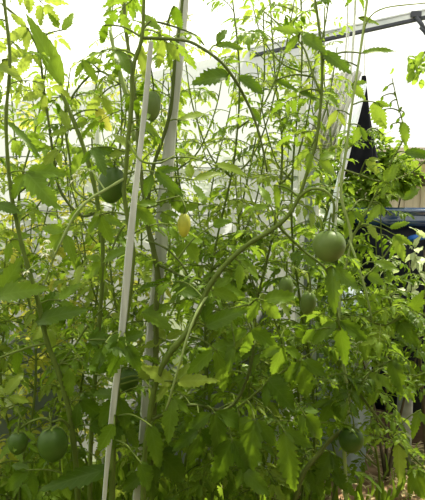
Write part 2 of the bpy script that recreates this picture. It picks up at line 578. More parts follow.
class Plant:
    def __init__(self, base_xy, label, seed, group=None):
        self.loc = Vector((base_xy[0], base_xy[1], 0.0))
        self.root = empty('tomato_plant', self.loc)
        tag(self.root, label, 'tomato plant', group)
        self.rng = random.Random(seed)
        self.lines = []
        self.nleaf = 0
        PLANTS.append(self)

    def stem(self, pts, radii, mat='stem', name='stem', sub=5, label=None, n=8):
        sp = spline(pts, sub)
        rr = lerp_list(radii, len(sp))
        b = MB()
        rng = self.rng
        rr = [r * (1 + 0.10 * math.sin(i * 1.9 + self.loc.x * 9)) for i, r in enumerate(rr)]
        b.tube([p - self.loc for p in sp], rr, n)
        o = obj(name, b.mesh(name, M[mat]), self.root, None, label)
        self.lines.append(sp)
        return sp

    def nearest(self, p):
        best, bd = None, 1e9
        for ln in self.lines:
            for q in ln:
                d = (q - p).length + max(0, (q.z - p.z)) * 0.3
                if d < bd:
                    bd, best = d, q
        return best

    def leaf_at(self, p, dirv, kind, scale, roll=0.0, name='leaf'):
        me = self.rng.choice(V[kind])
        o = obj(name, me, self.root, Vector(p) - self.loc)
        o.rotation_mode = 'QUATERNION'
        o.rotation_quaternion = aim(dirv, roll, self.rng)
        o.scale = (scale, scale, scale)
        self.nleaf += 1
        return o

    def leafy(self, line, step, kinds, smin, smax, az=(0, 2 * PI), zmin=-1, zmax=9, ymin=0.85, skip=0.0):
        """compound leaves around a stem every `step` metres."""
        rng = self.rng
        acc = rng.random() * step
        ang = rng.random() * 6
        for i in range(1, len(line)):
            seg = (line[i] - line[i - 1]).length
            acc += seg
            while acc > step:
                acc -= step
                p = line[i]
                if not (zmin < p.z < zmax) or rng.random() < skip:
                    continue
                ang += 2.4 + rng.uniform(-0.5, 0.5)
                a = az[0] + (ang % (2 * PI)) / (2 * PI) * (az[1] - az[0])
                d = Vector((math.cos(a), math.sin(a), rng.uniform(-0.15, 0.55)))
                s = rng.uniform(smin, smax)
                if (p + d.normalized() * 0.2 * s).y < ymin:
                    d.y = abs(d.y)
                self.leaf_at(p, d, rng.choice(kinds), s, rng.uniform(-0.5, 0.5))

    def hero(self, b_px, t_px, w, Y, mat='leaf', dY=0.0, tilt=0.35, sides=0, fold=0.22, droop=0.25, teeth=0.27, attach=True, lobe=0.14):
        """one large leaf: blade from a base sighting to a tip sighting, w wide in the same units, dY = how much nearer (-) or farther (+) the tip is."""
        rng = self.rng
        B = P(b_px[0], b_px[1], Y)
        T = P(t_px[0], t_px[1], Y + dY)
        f = T - B
        L = f.length
        W = w * Y / F
        toward = (CAM - B).normalized()
        nrm = toward + Vector((rng.uniform(-tilt, tilt), 0, rng.uniform(0.2, 0.2 + tilt)))
        b = MB()
        bl = B - self.loc
        if attach and self.lines:
            q = self.nearest(B)
            mid = (B + q) / 2 + Vector((0, 0, 0.10 * (B - q).length))
            pts = spline([q - self.loc, mid - self.loc, bl, bl + f.normalized() * L * 0.06], 5)
            b.tube(pts, lerp_list([0.0024, 0.0017, 0.0012], len(pts)), 5, 0, False)
            back = (mid - B)
            for k in range(sides):
                t = 0.12 + 0.42 * (k // 2)
                if t > 0.9:
                    break
                at = bl + back * t
                sd = f.normalized().cross(nrm).normalized() * (1 if k % 2 else -1)
                ff = sd + f.normalized() * 0.5 + Vector((0, 0, -0.3)) + Vector((rng.uniform(-.3, .3), rng.uniform(-.3, .3), 0))
                ls = L * rng.uniform(0.5, 0.75)
                b.tube([at, at + ff.normalized() * 0.008], 0.001, 4, 0, False)
                b.leaflet(at + ff.normalized() * 0.006, ff, nrm, ls, ls * 0.5, rng, 12, teeth, fold, droop, 1, 0, lobe)
        b.leaflet(bl, f + nrm.normalized() * L * droop * 0.25, nrm, L * 1.02, W, rng, 18, teeth, fold, droop, 1, 0.0, lobe)
        o = obj('leaf', b.mesh('leaf', [M['stem'], M[mat]]), self.root)
        self.nleaf += 1
        return o

    def fruit(self, c_px, w, h, Y, mat='fruit', label=None, hang=None):
        """a tomato with its calyx and stalk."""
        rng = self.rng
        c = P(c_px[0], c_px[1], Y)
        rx, rz = w * 0.5 * Y / F, h * 0.5 * Y / F
        b = MB()
        prof = []
        n = 16
        for i in range(n + 1):
            a = -PI / 2 + PI * i / n
            r = rx * math.cos(a) * (1 + 0.06 * math.sin(a))
            z = rz * math.sin(a)
            if i > n - 3:
                z -= rz * 0.09 * (i - (n - 3)) / 3
            prof.append((max(r, 0.0006), z))
        b.lathe(prof, 24, wob=lambda a, t: 1 + 0.025 * t * math.cos(5 * a))
        tilt = Quaternion((rng.uniform(-1, 1), rng.uniform(-1, 1), 0), rng.uniform(0.05, 0.22))
        fo = obj('fruit', b.mesh('fruit', M[mat]), self.root, c - self.loc, label)
        fo.rotation_mode = 'QUATERNION'
        fo.rotation_quaternion = tilt
        k = MB()
        top = Vector((0, 0, rz * 0.90))
        for i in range(6):
            a = i * PI / 3 + rng.uniform(-0.2, 0.2)
            d = Vector((math.cos(a), math.sin(a), 0.15))
            k.leaflet(top, d, Vector((0, 0, 1)), rx * rng.uniform(0.75, 1.0), rx * 0.2, rng, 6, 0.0, 0.1, 0.35)
        q = hang if hang is not None else self.nearest(c)
        ql = tilt.inverted() @ (q - c)
        upk = top + Vector((0, 0, 0.018))
        pts = spline([top, upk, (upk + ql) / 2 + Vector((0, 0, 0.018)), ql], 5)
        k.tube(pts, lerp_list([0.0026, 0.0018, 0.0022], len(pts)), 6)
        obj('calyx', k.mesh('calyx', M['stem']), fo)
        return fo

    def truss(self, c_px, Y, mat='dry', n=7, size=0.014, name='flower_truss', label=None):
        rng = self.rng
        c = P(c_px[0], c_px[1], Y)
        q = self.nearest(c)
        b = MB()
        pts = spline([q - self.loc, (q + c) / 2 - self.loc + Vector((0, 0, 0.02)), c - self.loc], 5)
        b.tube(pts, lerp_list([0.0018, 0.001], len(pts)), 5, 0, False)
        for i in range(n):
            o = c - self.loc + Vector((rng.gauss(0, 1), rng.gauss(0, 1), rng.gauss(0, 1))) * size * 1.2
            b.tube([c - self.loc, (c - self.loc + o) / 2 + Vector((0, 0, 0.006)), o], 0.0008, 4, 0, False)
            for j in range(5):
                a = j * 1.257 + rng.random()
                d = Vector((math.cos(a), math.sin(a), rng.uniform(-0.8, 0.3)))
                b.leaflet(o, d, Vector((0, -0.4, 1)), size * rng.uniform(0.7, 1.2), size * 0.32, rng, 5, 0, 0.2, 0.5, 1)
        return obj(name, b.mesh(name, [M['stem_pale'], M[mat]]), self.root, None, label)


def PP(lst, Y):
    """a list of (px, py) or (px, py, dY) sightings at distance Y."""
    return [P(a[0], a[1], Y + (a[2] if len(a) > 2 else 0)) for a in lst]


def px_r(list_px, Y):
    return [w * 0.37 * Y / F for w in list_px]


def ground_below(p, dx=0.0, dy=0.0):
    return Vector((p.x + dx, p.y + dy, -0.02))


# ------------------------------------------------------------------ the setting
def grid_plane(name, mat, x0, x1, u0, u1, fn, nx, nu, kind='structure'):
    b = MB()
    vs, fs = [], []
    for i in range(nx + 1):
        for j in range(nu + 1):
            vs.append(fn(x0 + (x1 - x0) * i / nx, u0 + (u1 - u0) * j / nu))
    for i in range(nx):
        for j in range(nu):
            a = i * (nu + 1) + j
            fs.append((a, a + 1, a + nu + 2, a + nu + 1))
    b.add(vs, fs)
    o = obj(name, b.mesh(name, mat))
    o['kind'] = kind
    return o


WALL_Y = 2.45
DOOR_X = P(315, 200, WALL_Y).x            # where the film ends and the open side begins
A = P(262, 49.5, WALL_Y)
B_ = P(425, 13.5, WALL_Y)
SL = (B_.z - A.z) / (B_.x - A.x)


def roof_z(x):
    return A.z + SL * (x - A.x)


grid_plane('ground', M['soil'], -9, 9, -2, 16, lambda x, y: Vector((x, y, 0.012 * math.sin(x * 5.1) * math.sin(y * 4.3))), 60, 60)
grid_plane('wall_back', M['film'], -3.0, DOOR_X, 0, 1,
           lambda x, u: Vector((x, WALL_Y + 0.012 * math.sin(x * 9 + u * 3) + 0.006 * math.sin(x * 31), u * (roof_z(x) + 0.01))), 60, 8)
grid_plane('ceiling', M['roof'], -3.0, 1.6, -0.6, WALL_Y + 0.05,
           lambda x, y: Vector((x, y, roof_z(x) + 0.028 + 0.008 * math.sin(y * 7 + x))), 30, 30)
grid_plane('wall_left', M['film'], -0.6, WALL_Y, 0, 1, lambda y, u: Vector((-2.6, y, u * roof_z(-2.6))), 12, 6)

M['render'] = solid('light_blocker_render', (0.09, 0.08, 0.065), (0.15, 0.135, 0.11), 6, 0.9, 0.1, bump=0.2)
b = MB()  # unseen opaque slab behind the camera, added to darken the frontal light
b.box((-0.6, -0.8, 1.2), (5.2, 0.2, 2.4))
o = obj('light_blocker_front', b.mesh('light_blocker_front', M['render'], False))
o['kind'] = 'structure'
b = MB()  # second unseen slab, added on the right to cut light from the front
b.box((1.68, 0.35, 1.15), (0.12, 2.2, 2.3))
o = obj('light_blocker_right', b.mesh('light_blocker_right', M['render'], False))
o['kind'] = 'structure'
# the sloping roof rail over the open side, a grey aluminium section with a dark gasket
b = MB()
xa, xb = -3.0, 1.6
rot = Matrix.Rotation(-math.atan(SL), 3, 'Y')
ln = (xb - xa) * math.sqrt(1 + SL * SL)
mid = Vector(((xa + xb) / 2, WALL_Y, roof_z((xa + xb) / 2)))
xr0, xr1 = P(250, 0, WALL_Y).x, 1.6
mid = Vector(((xr0 + xr1) / 2, WALL_Y, roof_z((xr0 + xr1) / 2)))
ln = (xr1 - xr0) * math.sqrt(1 + SL * SL)
b.box(mid, (ln, 0.05, 0.030), 0, rot)
b.box(mid + Vector((0, -0.012, -0.021)), (ln, 0.028, 0.012), 1, rot)
b.box(mid + Vector((0, -0.028, 0.010)), (ln, 0.006, 0.006), 0, rot)
o = obj('trim_1', b.mesh('roof_rail', [M['alu'], M['alu_dark']], False))
o['kind'] = 'structure'


def frame_post(name, px, w, Y, ztop=None):
    x = P(px, 200, Y).x
    bb = MB()
    zt = roof_z(x) if ztop is None else ztop
    bb.box((x, Y, zt / 2), (w, 0.035, zt))
    bb.box((x, Y - 0.02, zt / 2), (w * 0.3, 0.008, zt))
    oo = obj(name, bb.mesh(name, M['post'], False))
    oo['kind'] = 'structure'
    return oo


frame_post('trim_2', 301, 0.030, WALL_Y - 0.03)
frame_post('trim_3', 98, 0.030, WALL_Y - 0.03)
frame_post('trim_4', 316, 0.022, WALL_Y + 0.02)
b = MB()
b.box((-1.2, WALL_Y - 0.02, P(60, 173, WALL_Y).z), (3.2, 0.03, 0.03))
o = obj('trim_5', b.mesh('wall_rail', M['post'], False))
o['kind'] = 'structure'

# black latch bracket hanging under the rail at the right
t = empty('roof_latch', P(421, 19, WALL_Y - 0.02))
tag(t, 'black roof latch hanging below the grey rail at top right', 'latch')
b = MB()
p0 = P(416, 17, WALL_Y - 0.03) - t.location
p1 = P(425, 31, WALL_Y - 0.03) - t.location
b.tube([p0, (p0 + p1) / 2 + Vector((0.004, 0, 0)), p1], 0.009, 8)
obj('latch_arm', b.mesh('latch_arm', M['alu_dark']), t)
b = MB()
b.box(p0 + Vector((0, 0.005, 0.012)), (0.045, 0.02, 0.024))
obj('latch_plate', b.mesh('latch_plate', M['alu_dark'], False), t)
b = MB()
b.tube([p1 + Vector((-0.022, 0, 0.016)), p1, p1 + Vector((0.012, 0, -0.028))], [0.007, 0.010, 0.005], 8)
obj('latch_hook', b.mesh('latch_hook', M['alu_dark']), t)

# ------------------------------------------------------------------ outside
# shed with tan fascia behind the barrel
sy = 7.0
sx0 = P(374, 160, sy).x
t = empty('garden_shed', (sx0 + 1.6, sy + 1.2, 0))
tag(t, 'beige boarded shed with dark roof and tan fascia beyond the barrel', 'shed')
ez = P(400, 163, sy).z
wy = sy + 0.35
b = MB()
b.box((0, wy - t.location.y + 1.2, (ez - 0.15) / 2), (3.0, 2.4, ez - 0.15))
for i in range(14):
    b.box((-1.5 + 0.1 + i * 0.215, wy - t.location.y - 0.004, (ez - 0.15) / 2), (0.19, 0.02, ez - 0.15))
obj('wall', b.mesh('shed_wall', M['shed_wall'], False), t)
b = MB()
b.add([(-1.75, -1.25, ez + 0.02), (1.75, -1.25, ez + 0.02), (1.75, 1.9, ez + 0.5), (-1.75, 1.9, ez + 0.5),
       (-1.75, -1.25, ez - 0.03), (1.75, -1.25, ez - 0.03), (1.75, 1.9, ez + 0.45), (-1.75, 1.9, ez + 0.45)],
      [(0, 1, 2, 3), (7, 6, 5, 4), (0, 4, 5, 1), (1, 5, 6, 2), (2, 6, 7, 3), (3, 7, 4, 0)])
obj('roof', b.mesh('shed_roof', M['shed_roof'], False), t)
b = MB()
b.box((0, -1.26, ez - 0.09), (3.5, 0.03, 0.14))
obj('fascia', b.mesh('fascia', M['fascia'], False), t)
b = MB()  # dark strip that paints in the shade below the eave
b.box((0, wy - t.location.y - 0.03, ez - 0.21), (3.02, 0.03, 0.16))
obj('eave_shade_strip', b.mesh('eave_shade_strip', M['bark'], False), t)

# dark water barrel on a timber stand
bx, by, br = P(412, 210, 2.95).x, 2.98, 0.355
zr = P(412, 210, 2.62).z
zs = 0.15
t = empty('water_barrel', (bx, by, zs))
tag(t, 'large dark blue water barrel with a shiny rim behind the right-hand leaves', 'barrel')
h = zr - zs
b = MB()
b.lathe([(br * 0.90, 0), (br * 0.93, 0.03), (br * 0.985, 0.2), (br, 0.32), (br * 0.985, 0.36), (br, 0.40), (br, h * 0.62), (br * 0.985, h * 0.66), (br, h * 0.70), (br * 0.97, h - 0.075)], 48)
obj('body', b.mesh('barrel_body', M['barrel']), t)
b = MB()
b.lathe([(br * 0.97, h - 0.085), (br * 1.035, h - 0.07), (br * 1.04, h - 0.045), (br * 1.0, h - 0.035), (br * 1.0, h - 0.022), (br * 1.035, h - 0.012), (br * 1.03, h), (br * 0.96, h + 0.003), (br * 0.94, h - 0.02)], 48)
obj('rim', b.mesh('barrel_rim', M['barrel_rim']), t)
b = MB()
hp = P(421, 237, 2.62) - t.location
b.tube([hp + Vector((-0.05, 0.01, -0.01)), hp + Vector((-0.03, -0.03, 0)), hp + Vector((0.03, -0.03, 0.01)), hp + Vector((0.06, 0.01, 0.01))], 0.016, 8)
obj('handle', b.mesh('barrel_handle', M['blue']), t, None, 'bright blue handle')
t = empty('barrel_stand', (bx, by, 0))
tag(t, 'low brown timber stand under the dark water barrel', 'stand')
for yy in (-0.3, 0.3):
    b = MB()
    b.box((-0.12, yy, 0.0725), (1.15, 0.11, 0.145))
    obj('beam', b.mesh('stand_beam', M['timber'], False), t)
b = MB()
b.box((-0.12, 0, 0.1475), (0.85, 0.7, 0.005))
obj('board', b.mesh('stand_board', M['timber'], False), t)

# pale sack slumped by the barrel
sp_ = P(344, 330, 2.36)
t = empty('plastic_sack', (sp_.x, 2.36, 0))
tag(t, 'tall pale blue-grey sack slumped beside the dark barrel', 'sack')
b = MB()
zt = P(344, 284, 2.3).z
rng = random.Random(5)
prof = [(0.085, 0), (0.105, 0.05), (0.115, zt * 0.3), (0.11, zt * 0.6), (0.1, zt * 0.85), (0.075, zt * 0.95), (0.03, zt * 0.985), (0.012, zt)]
b.lathe(prof, 28, wob=lambda a, q: 1 + 0.09 * math.sin(3 * a + q * 4) + 0.05 * math.sin(7 * a - q * 9))
obj('bag', b.mesh('sack_bag', M['sack']), t)
b = MB()
b.lathe([(0.03, zt * 0.97), (0.034, zt * 0.978), (0.03, zt * 0.986)], 14)
obj('tie', b.mesh('sack_tie', M['twine']), t)

# black tarp hanging in folds by the open side
tp = P(364, 76, 2.52)
t = empty('hanging_tarp', tp)
tag(t, 'black tarp hanging in folds beside the opening, above the leaves', 'tarp')
b = MB()
nf, nr = 40, 18
drop = tp.z - P(362, 172, 2.52).z
vs, fs = [], []
for i in range(nr + 1):
    q = i / nr
    for k in range(nf):
        a = 2 * PI * k / nf
        rx = 0.010 + 0.070 * q ** 1.1
        ry = 0.008 + 0.035 * q ** 0.7
        fo = 1 + 0.28 * q * math.sin(6 * a + 1.5 * q)
        vs.append((rx * fo * math.cos(a) - 0.012 * q, ry * fo * math.sin(a), -drop * q - 0.012 * math.sin(3 * a) * q))
for i in range(nr):
    for k in range(nf):
        k2 = (k + 1) % nf
        fs.append((i * nf + k, i * nf + k2, (i + 1) * nf + k2, (i + 1) * nf + k))
fs.append(tuple(range(nf)))
b.add(vs, fs)
obj('cloth', b.mesh('tarp_cloth', M['tarp']), t)
b = MB()
top = Vector((0, 0, roof_z(tp.x) - tp.z))
b.tube([(0, 0, -0.02), (0.002, 0, 0.0), top * 0.5, top], 0.0022, 6)
obj('cord', b.mesh('tarp_cord', M['twine']), t)

# corrugated sheet and white pole leaning by the opening
b = MB()
c0, c1 = P(347, 72, 2.40), P(318, 150, 2.36)
ax = (c1 - c0).normalized()
sd = Vector((1, -0.25, 0)).normalized()
nn = ax.cross(sd)
hgt = (c1 - c0).length
wv = 0.13
vs, fs = [], []
nw = 64
for i in range(nw + 1):
    u = (i / nw - 0.5) * wv
    off = 0.010 * math.sin(i / nw * 2 * PI * 7)
    for th in (0.0, 0.0016):
        for q in (0.0, 1.0):
            vs.append(c0 + sd * u + ax * (hgt * q) + sd * (0.35 * u * 0) + nn * (off + th))
for i in range(nw):
    a = i * 4
    fs += [(a, a + 1, a + 5, a + 4), (a + 2, a + 6, a + 7, a + 3), (a, a + 4, a + 6, a + 2), (a + 1, a + 3, a + 7, a + 5)]
b.add(vs, fs)
b.tube([c0 - nn * 0.0 + Vector((0, 0, -0.01)), c0 + Vector((0.0, 0.004, 0.02)), Vector((c0.x + 0.01, WALL_Y - 0.03, roof_z(c0.x)))], 0.002, 6)
o = obj('corrugated_sheet', b.mesh('corrugated_sheet', M['sheet'], True))
tag(o, 'narrow pale corrugated plastic sheet hanging aslant beside the black tarp', 'plastic sheet')
b = MB()
q0, q1 = P(364, 84, 2.36), P(351, 136, 2.34)
b.tube([q0, q1, q1 + (q1 - q0) * ((q1.z - 0.0) / (q0.z - q1.z))], 0.014, 12)
o = obj('plastic_pole', b.mesh('plastic_pole', M['whitepole']))
tag(o, 'white plastic pole leaning against the black tarp', 'pole')

# stub of grey post in the low growth at the right
b = MB()
cp = P(405, 400, 2.40)
zt = P(405, 378, 2.40).z
b.lathe([(0.034, 0), (0.036, zt * 0.5), (0.034, zt - 0.015), (0.026, zt)], 12, (cp.x, 2.40, 0))
o = obj('post_stub', b.mesh('post_stub', M['concrete']))
tag(o, 'short grey post stub in front of the brown barrel stand', 'post')


# ------------------------------------------------------------------ plants outside: leafy balls of blades
def bush(name, cat, label, base, blobs, leafm, n, size, seed, group=None, wide=0.55, stem_r=0.02, teeth=0.1, rows=6):
    rng = random.Random(seed)
    t = empty(name, base)
    tag(t, label, cat, group)
    b, s = MB(), MB()
    bz = Vector(base)
    for (c, r) in blobs:
        c = Vector(c) - bz
        s.tube(spline([Vector((0, 0, -0.01)), c * 0.5 + Vector((0, 0, 0.05)), c], 4), lerp_list([stem_r, stem_r * 0.3], 9), 6)
        for i in range(int(n / len(blobs))):
            d = Vector((rng.gauss(0, 1), rng.gauss(0, 1), rng.gauss(0, 1))).normalized()
            p = c + Vector((d.x * r[0], d.y * r[1], d.z * r[2])) * rng.uniform(0.45, 1.0) ** 0.5
            f = d + Vector((rng.uniform(-.6, .6), rng.uniform(-.6, .6), rng.uniform(-.9, .3)))
            L_ = size * rng.uniform(0.6, 1.3)
            b.leaflet(p, f, d + Vector((0, 0, 0.6)), L_, L_ * wide, rng, rows, teeth, 0.2, 0.5)
    obj('foliage', b.mesh(name + '_foliage', M[leafm]), t)
    obj('stem', s.mesh(name + '_stem', M['bark']), t)
    return t


for k, (x, y, hh, lab) in enumerate((
        (-2.75, 3.02, 1.50, 'dim green shrub outside the film behind the left plants'),
        (-1.72, 3.05, 1.46, 'dim green shrub outside the film, second from the left'),
        (-0.70, 3.03, 1.46, 'low dim shrub outside the film behind the two stakes'),
        (0.30, 3.04, 1.50, 'dim shrub outside the film left of the pale wall post'))):
    bush('shrub', 'shrub', lab, (x, y, 0), [((x, y, hh * 0.28), (0.42, 0.36, hh * 0.33)), ((x + 0.03, y, hh * 0.70), (0.42, 0.36, hh * 0.30))], 'leaf_hedge', 2000, 0.12, 40 + k, 'shrubs outside the film')

# pale-edged shrub close in front of the barrel, right edge
c = P(412, 270, 2.3)
bush('pale_leaved_shrub', 'shrub', 'shrub with cream-edged leaves at the right edge before the barrel', (c.x + 0.12, 2.34, 0),
     [((P(409, 262, 2.3)), (0.075, 0.06, 0.09)), ((P(415, 300, 2.3)), (0.08, 0.06, 0.10)), ((P(424, 250, 2.3)), (0.05, 0.05, 0.08))], 'leaf_varieg', 66, 0.058, 61, None, 0.6, 0.007, 0.0)
c = P(395, 330, 2.25)
bush('low_shrub', 'shrub', 'dark low shrub filling the ground before the barrel stand', (c.x, 2.3, 0),
     [((P(385, 330, 2.25)), (0.14, 0.1, 0.13)), ((P(420, 345, 2.3)), (0.13, 0.1, 0.18)), ((P(360, 350, 2.25)), (0.12, 0.09, 0.12))], 'leaf_dark', 430, 0.055, 62, None, 0.6, 0.008, 0.15)
bush('climbing_shrub', 'shrub', 'leafy dark shrub between the black tarp and the shed', (P(374, 200, 3.5).x, 3.55, 0),
     [((P(372, 180, 3.5)), (0.17, 0.1, 0.16)), ((P(352, 186, 3.5)), (0.13, 0.1, 0.19)), ((P(390, 165, 3.5)), (0.11, 0.1, 0.07)), ((P(372, 148, 3.5)), (0.10, 0.08, 0.09)), ((P(386, 180, 3.45)), (0.13, 0.08, 0.10)), ((P(362, 200, 3.45)), (0.14, 0.08, 0.12)), ((P(404, 180, 3.5)), (0.07, 0.06, 0.06)), ((P(336, 200, 3.5)), (0.12, 0.08, 0.16)), ((P(334, 165, 3.5)), (0.11, 0.08, 0.14)), ((P(330, 240, 3.5)), (0.16, 0.08, 0.16)), ((P(335, 290, 3.5)), (0.18, 0.08, 0.18))], 'leaf', 1800, 0.075, 63, None, 0.55, 0.012, 0.2)
# tree outside whose branch hangs in at the right
tb = Vector((P(470, 60, 3.4).x, 3.4, 0))
t = empty('garden_tree', tb)
tag(t, 'tree outside whose leafy branch tip hangs in at upper right', 'tree')
s, b = MB(), MB()
tipc = P(416, 66, 3.4) - tb
s.tube(spline([Vector((0.35, 0.2, -0.02)), Vector((0.32, 0.2, 1.2)), Vector((0.3, 0.15, 2.3)), Vector((0.25, 0.1, 2.9))], 5), lerp_list([0.07, 0.05, 0.03], 16), 10)
s.tube(spline([Vector((0.31, 0.17, 1.9)), Vector((0.1, 0.05, 2.2)), tipc + Vector((0.05, 0, 0.08)), tipc], 5), lerp_list([0.02, 0.004], 16), 6)
rng = random.Random(9)
for i in range(30):
    p = tipc + Vector((rng.gauss(0.01, 0.045), rng.gauss(0, 0.04), rng.gauss(0, 0.035)))
    L_ = rng.uniform(0.05, 0.085)
    b.leaflet(p, Vector((rng.uniform(-.6, .5), rng.uniform(-.5, .5), rng.uniform(-1, -.2))), Vector((rng.uniform(-.5, .5), -1, 0.5)), L_, L_ * 0.6, rng, 8, 0.12, 0.2, 0.4)
for i in range(420):
    p = Vector((0.3, 0.15, 2.7)) + Vector((rng.gauss(0.2, 0.25), rng.gauss(0, 0.3), rng.gauss(0.15, 0.25)))
    if p.x < 0.14 and p.z < 2.9:
        continue
    b.leaflet(p, Vector((rng.gauss(0, 1), rng.gauss(0, 1), rng.gauss(-.6, .5))), Vector((0, -0.5, 1)), 0.075, 0.045, rng, 6, 0.1, 0.2, 0.4)
obj('trunk', s.mesh('tree_trunk', M['bark']), t)
obj('foliage', b.mesh('tree_foliage', M['leaf']), t)

# straw and weeds on the ground at the lower right
rng = random.Random(31)
b = MB()
for i in range(900):
    x, y = rng.uniform(0.0, 1.1), rng.uniform(1.75, 2.9)
    d = Vector((rng.gauss(0, 1), rng.gauss(0, 1), rng.uniform(0.0, 0.35)))
    b.leaflet((x, y, 0.012 + rng.random() * 0.02), d, Vector((0, 0, 1)), rng.uniform(0.03, 0.09), 0.008, rng, 4, 0, 0.1, 0.4)
o = obj('straw_litter', b.mesh('straw_litter', M['straw']))
tag(o, 'dry straw scattered over the soil at lower right', 'straw', None, 'stuff')
b = MB()
for i in range(4200):
    x, y = rng.uniform(-2.2, 1.2), rng.uniform(1.3, 2.36)
    if rng.random() < (0.75 if (x > 0.45 and y < 2.35) else 0.1):
        continue
    hgt = rng.uniform(0.05, 0.20)
    a = rng.random() * 6.28
    d = Vector((math.cos(a) * 0.5, math.sin(a) * 0.5, 1))
    b.leaflet((x, y, 0.0), d, Vector((math.cos(a), math.sin(a), 0.3)), hgt, hgt * 0.22, rng, 5, 0, 0.15, 0.8)
o = obj('weeds', b.mesh('weeds', M['leaf']))
tag(o, 'short grass and weeds growing between the plants', 'grass', None, 'stuff')


# ------------------------------------------------------------------ stakes, strings and wires
def stake(top, bot, w_px, Y0, Y1, label):
    a, c = P(top[0], top[1], Y0), P(bot[0], bot[1], Y1)
    d = (c - a)
    k = (c.z + 0.02) / -d.z
    e = c + d * k
    ax = (e - a).normalized()
    sd = Vector((1, 0.25, 0)) - ax * Vector((1, 0.25, 0)).dot(ax)
    sd.normalize()
    up = ax.cross(sd)
    bb = MB()
    w = w_px * 0.5 * Y0 / F
    w0 = w
    th = w * 0.4
    n = 26
    vs, fs = [], []
    for i in range(n + 1):
        p = a.lerp(e, i / n) + sd * 0.0012 * math.sin(i * 0.8)
        ch = 0.25
        w = w0 * (0.74 + 0.5 * math.exp(-((i / n - 0.33) / 0.2) ** 2) + 0.08 * math.sin(i * 1.1))
        for (u, v) in ((-1, -ch), (-1 + ch, -1), (1 - ch, -1), (1, -ch), (1, ch), (1 - ch, 1), (-1 + ch, 1), (-1, ch)):
            vs.append(p + sd * (u * w) + up * (v * th))
    for i in range(n):
        for k2 in range(8):
            q = (k2 + 1) % 8
            fs.append((i * 8 + k2, i * 8 + q, i * 8 + 8 + q, i * 8 + 8 + k2))
    fs += [tuple(range(7, -1, -1)), tuple(n * 8 + i for i in range(8))]
    bb.add(vs, fs)
    o = obj('garden_stake', bb.mesh('garden_stake', M['stake'], False))
    return tag(o, label, 'stake')


stake((151, 42), (107, 470), 6.0, 1.12, 1.12, 'slim grey stake leaning left beside the main stem')
stake((185, -12), (140, 462), 11, 1.32, 1.32, 'pale wider stake running up behind the yellowing fruit')


def line(name, pts, r, mat, label, cat, group=None):
    bb = MB()
    bb.tube(spline(pts, 6), r, 6)
    return tag(obj(name, bb.mesh(name, M[mat])), label, cat, group)


def roofed(px, py, Y):
    p = P(px, py, Y)
    p.z = roof_z(p.x) + 0.02
    return p


line('support_string', [roofed(356, -12, 1.7), P(354, 30, 1.7), P(349, 90, 1.7), P(338, 190, 1.7), P(335, 235, 1.7)], 0.0036, 'twine', 'thicker white support string, right one of the pair before the open side', 'string')
line('support_string', [roofed(348, -12, 1.72), P(347, 30, 1.72), P(342, 90, 1.72), P(335, 160, 1.72)], 0.0026, 'twine', 'thin white support string, left one of the pair before the open side', 'string')
line('support_string', [roofed(236, -12, 1.9), P(237, 40, 1.9), P(236, 130, 1.9), P(232, 240, 1.9)], 0.0016, 'twine', 'thin string hanging behind the arching branch near the middle', 'string')
line('support_string', [roofed(300, -12, 2.1), P(300, 60, 2.1), P(299, 150, 2.1), P(298, 300, 2.1)], 0.0026, 'twine', 'pale string hanging in front of the pale wall post', 'string')
line('training_wire', [P(-30, 158, 1.75), P(40, 157, 1.75), P(75, 166, 1.75), P(150, 163, 1.75), P(212, 168, 1.75), P(300, 160, 1.75)], 0.0016, 'wire', 'dark wire sagging across the left plants above the pale wall rail', 'wire')
line('training_wire', [P(-30, 206, 1.95), P(80, 213, 1.95), P(180, 216, 1.95), P(300, 210, 1.95)], 0.0013, 'wire', 'thin dark lower wire crossing behind the two stakes', 'wire')

# ------------------------------------------------------------------ the front plants
BACK = (0.15 * PI, 0.85 * PI)
ALL = (0, 2 * PI)

# 1 main plant on the grey stake
Y = 1.16
base = P(112, 500, Y)
p1 = Plant((base.x, Y), 'tomato plant on the slim grey stake with a branch arching right', 1)
st = p1.stem([ground_below(base)] + PP([(112, 500), (118, 380), (122, 340), (129, 300), (133, 252), (127, 215), (124, 190), (126, 170), (128, 140), (132, 100), (132, 80), (135, 60), (142, 37), (144, 0), (147, -30)], Y), px_r([9, 8, 7, 6.5, 6, 6, 6, 5, 4], Y), 'stem')
arch = p1.stem(PP([(141, 38), (160, 38.5), (187, 41, -.02), (205, 50, -.03), (222, 63, -.03), (235, 80, -.02), (245, 98), (254, 118), (262, 145), (267, 172)], Y), px_r([4.5, 4, 4, 3.5, 2.5], Y), 'stem_dark', 'branch')
br2 = p1.stem(PP([(125, 178), (105, 190, -.03), (90, 199, -.05), (75, 215, -.06), (62, 240, -.06), (52, 262, -.04), (44, 285)], Y), px_r([4, 3.6, 3, 2.2], Y), 'stem_pale', 'branch')
br3 = p1.stem(PP([(128, 215), (142, 208, .02), (165, 200, .03), (180, 196, .04)], Y), px_r([3, 2.4], Y), 'stem', 'branch')
br4 = p1.stem(PP([(140, 36), (150, 22, .02), (172, 26, .04), (195, 35, .05), (204, 45, .05)], Y), px_r([3.4, 2.4], Y), 'stem_dark', 'branch')
br5 = p1.stem(PP([(118, 385), (100, 375, .03), (80, 372, .05), (60, 360, .08)], Y), px_r([3, 2], Y), 'stem', 'branch')
br6 = p1.stem(PP([(128, 140), (140, 160, -.07), (158, 163, -.07), (174, 156, -.03)], Y), px_r([3, 2.4], Y), 'stem', 'branch')
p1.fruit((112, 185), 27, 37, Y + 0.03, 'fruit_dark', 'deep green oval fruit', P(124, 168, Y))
p1.fruit((128, 380), 22, 25, Y + 0.05, 'fruit_dark', 'dark green fruit', P(121, 352, Y))
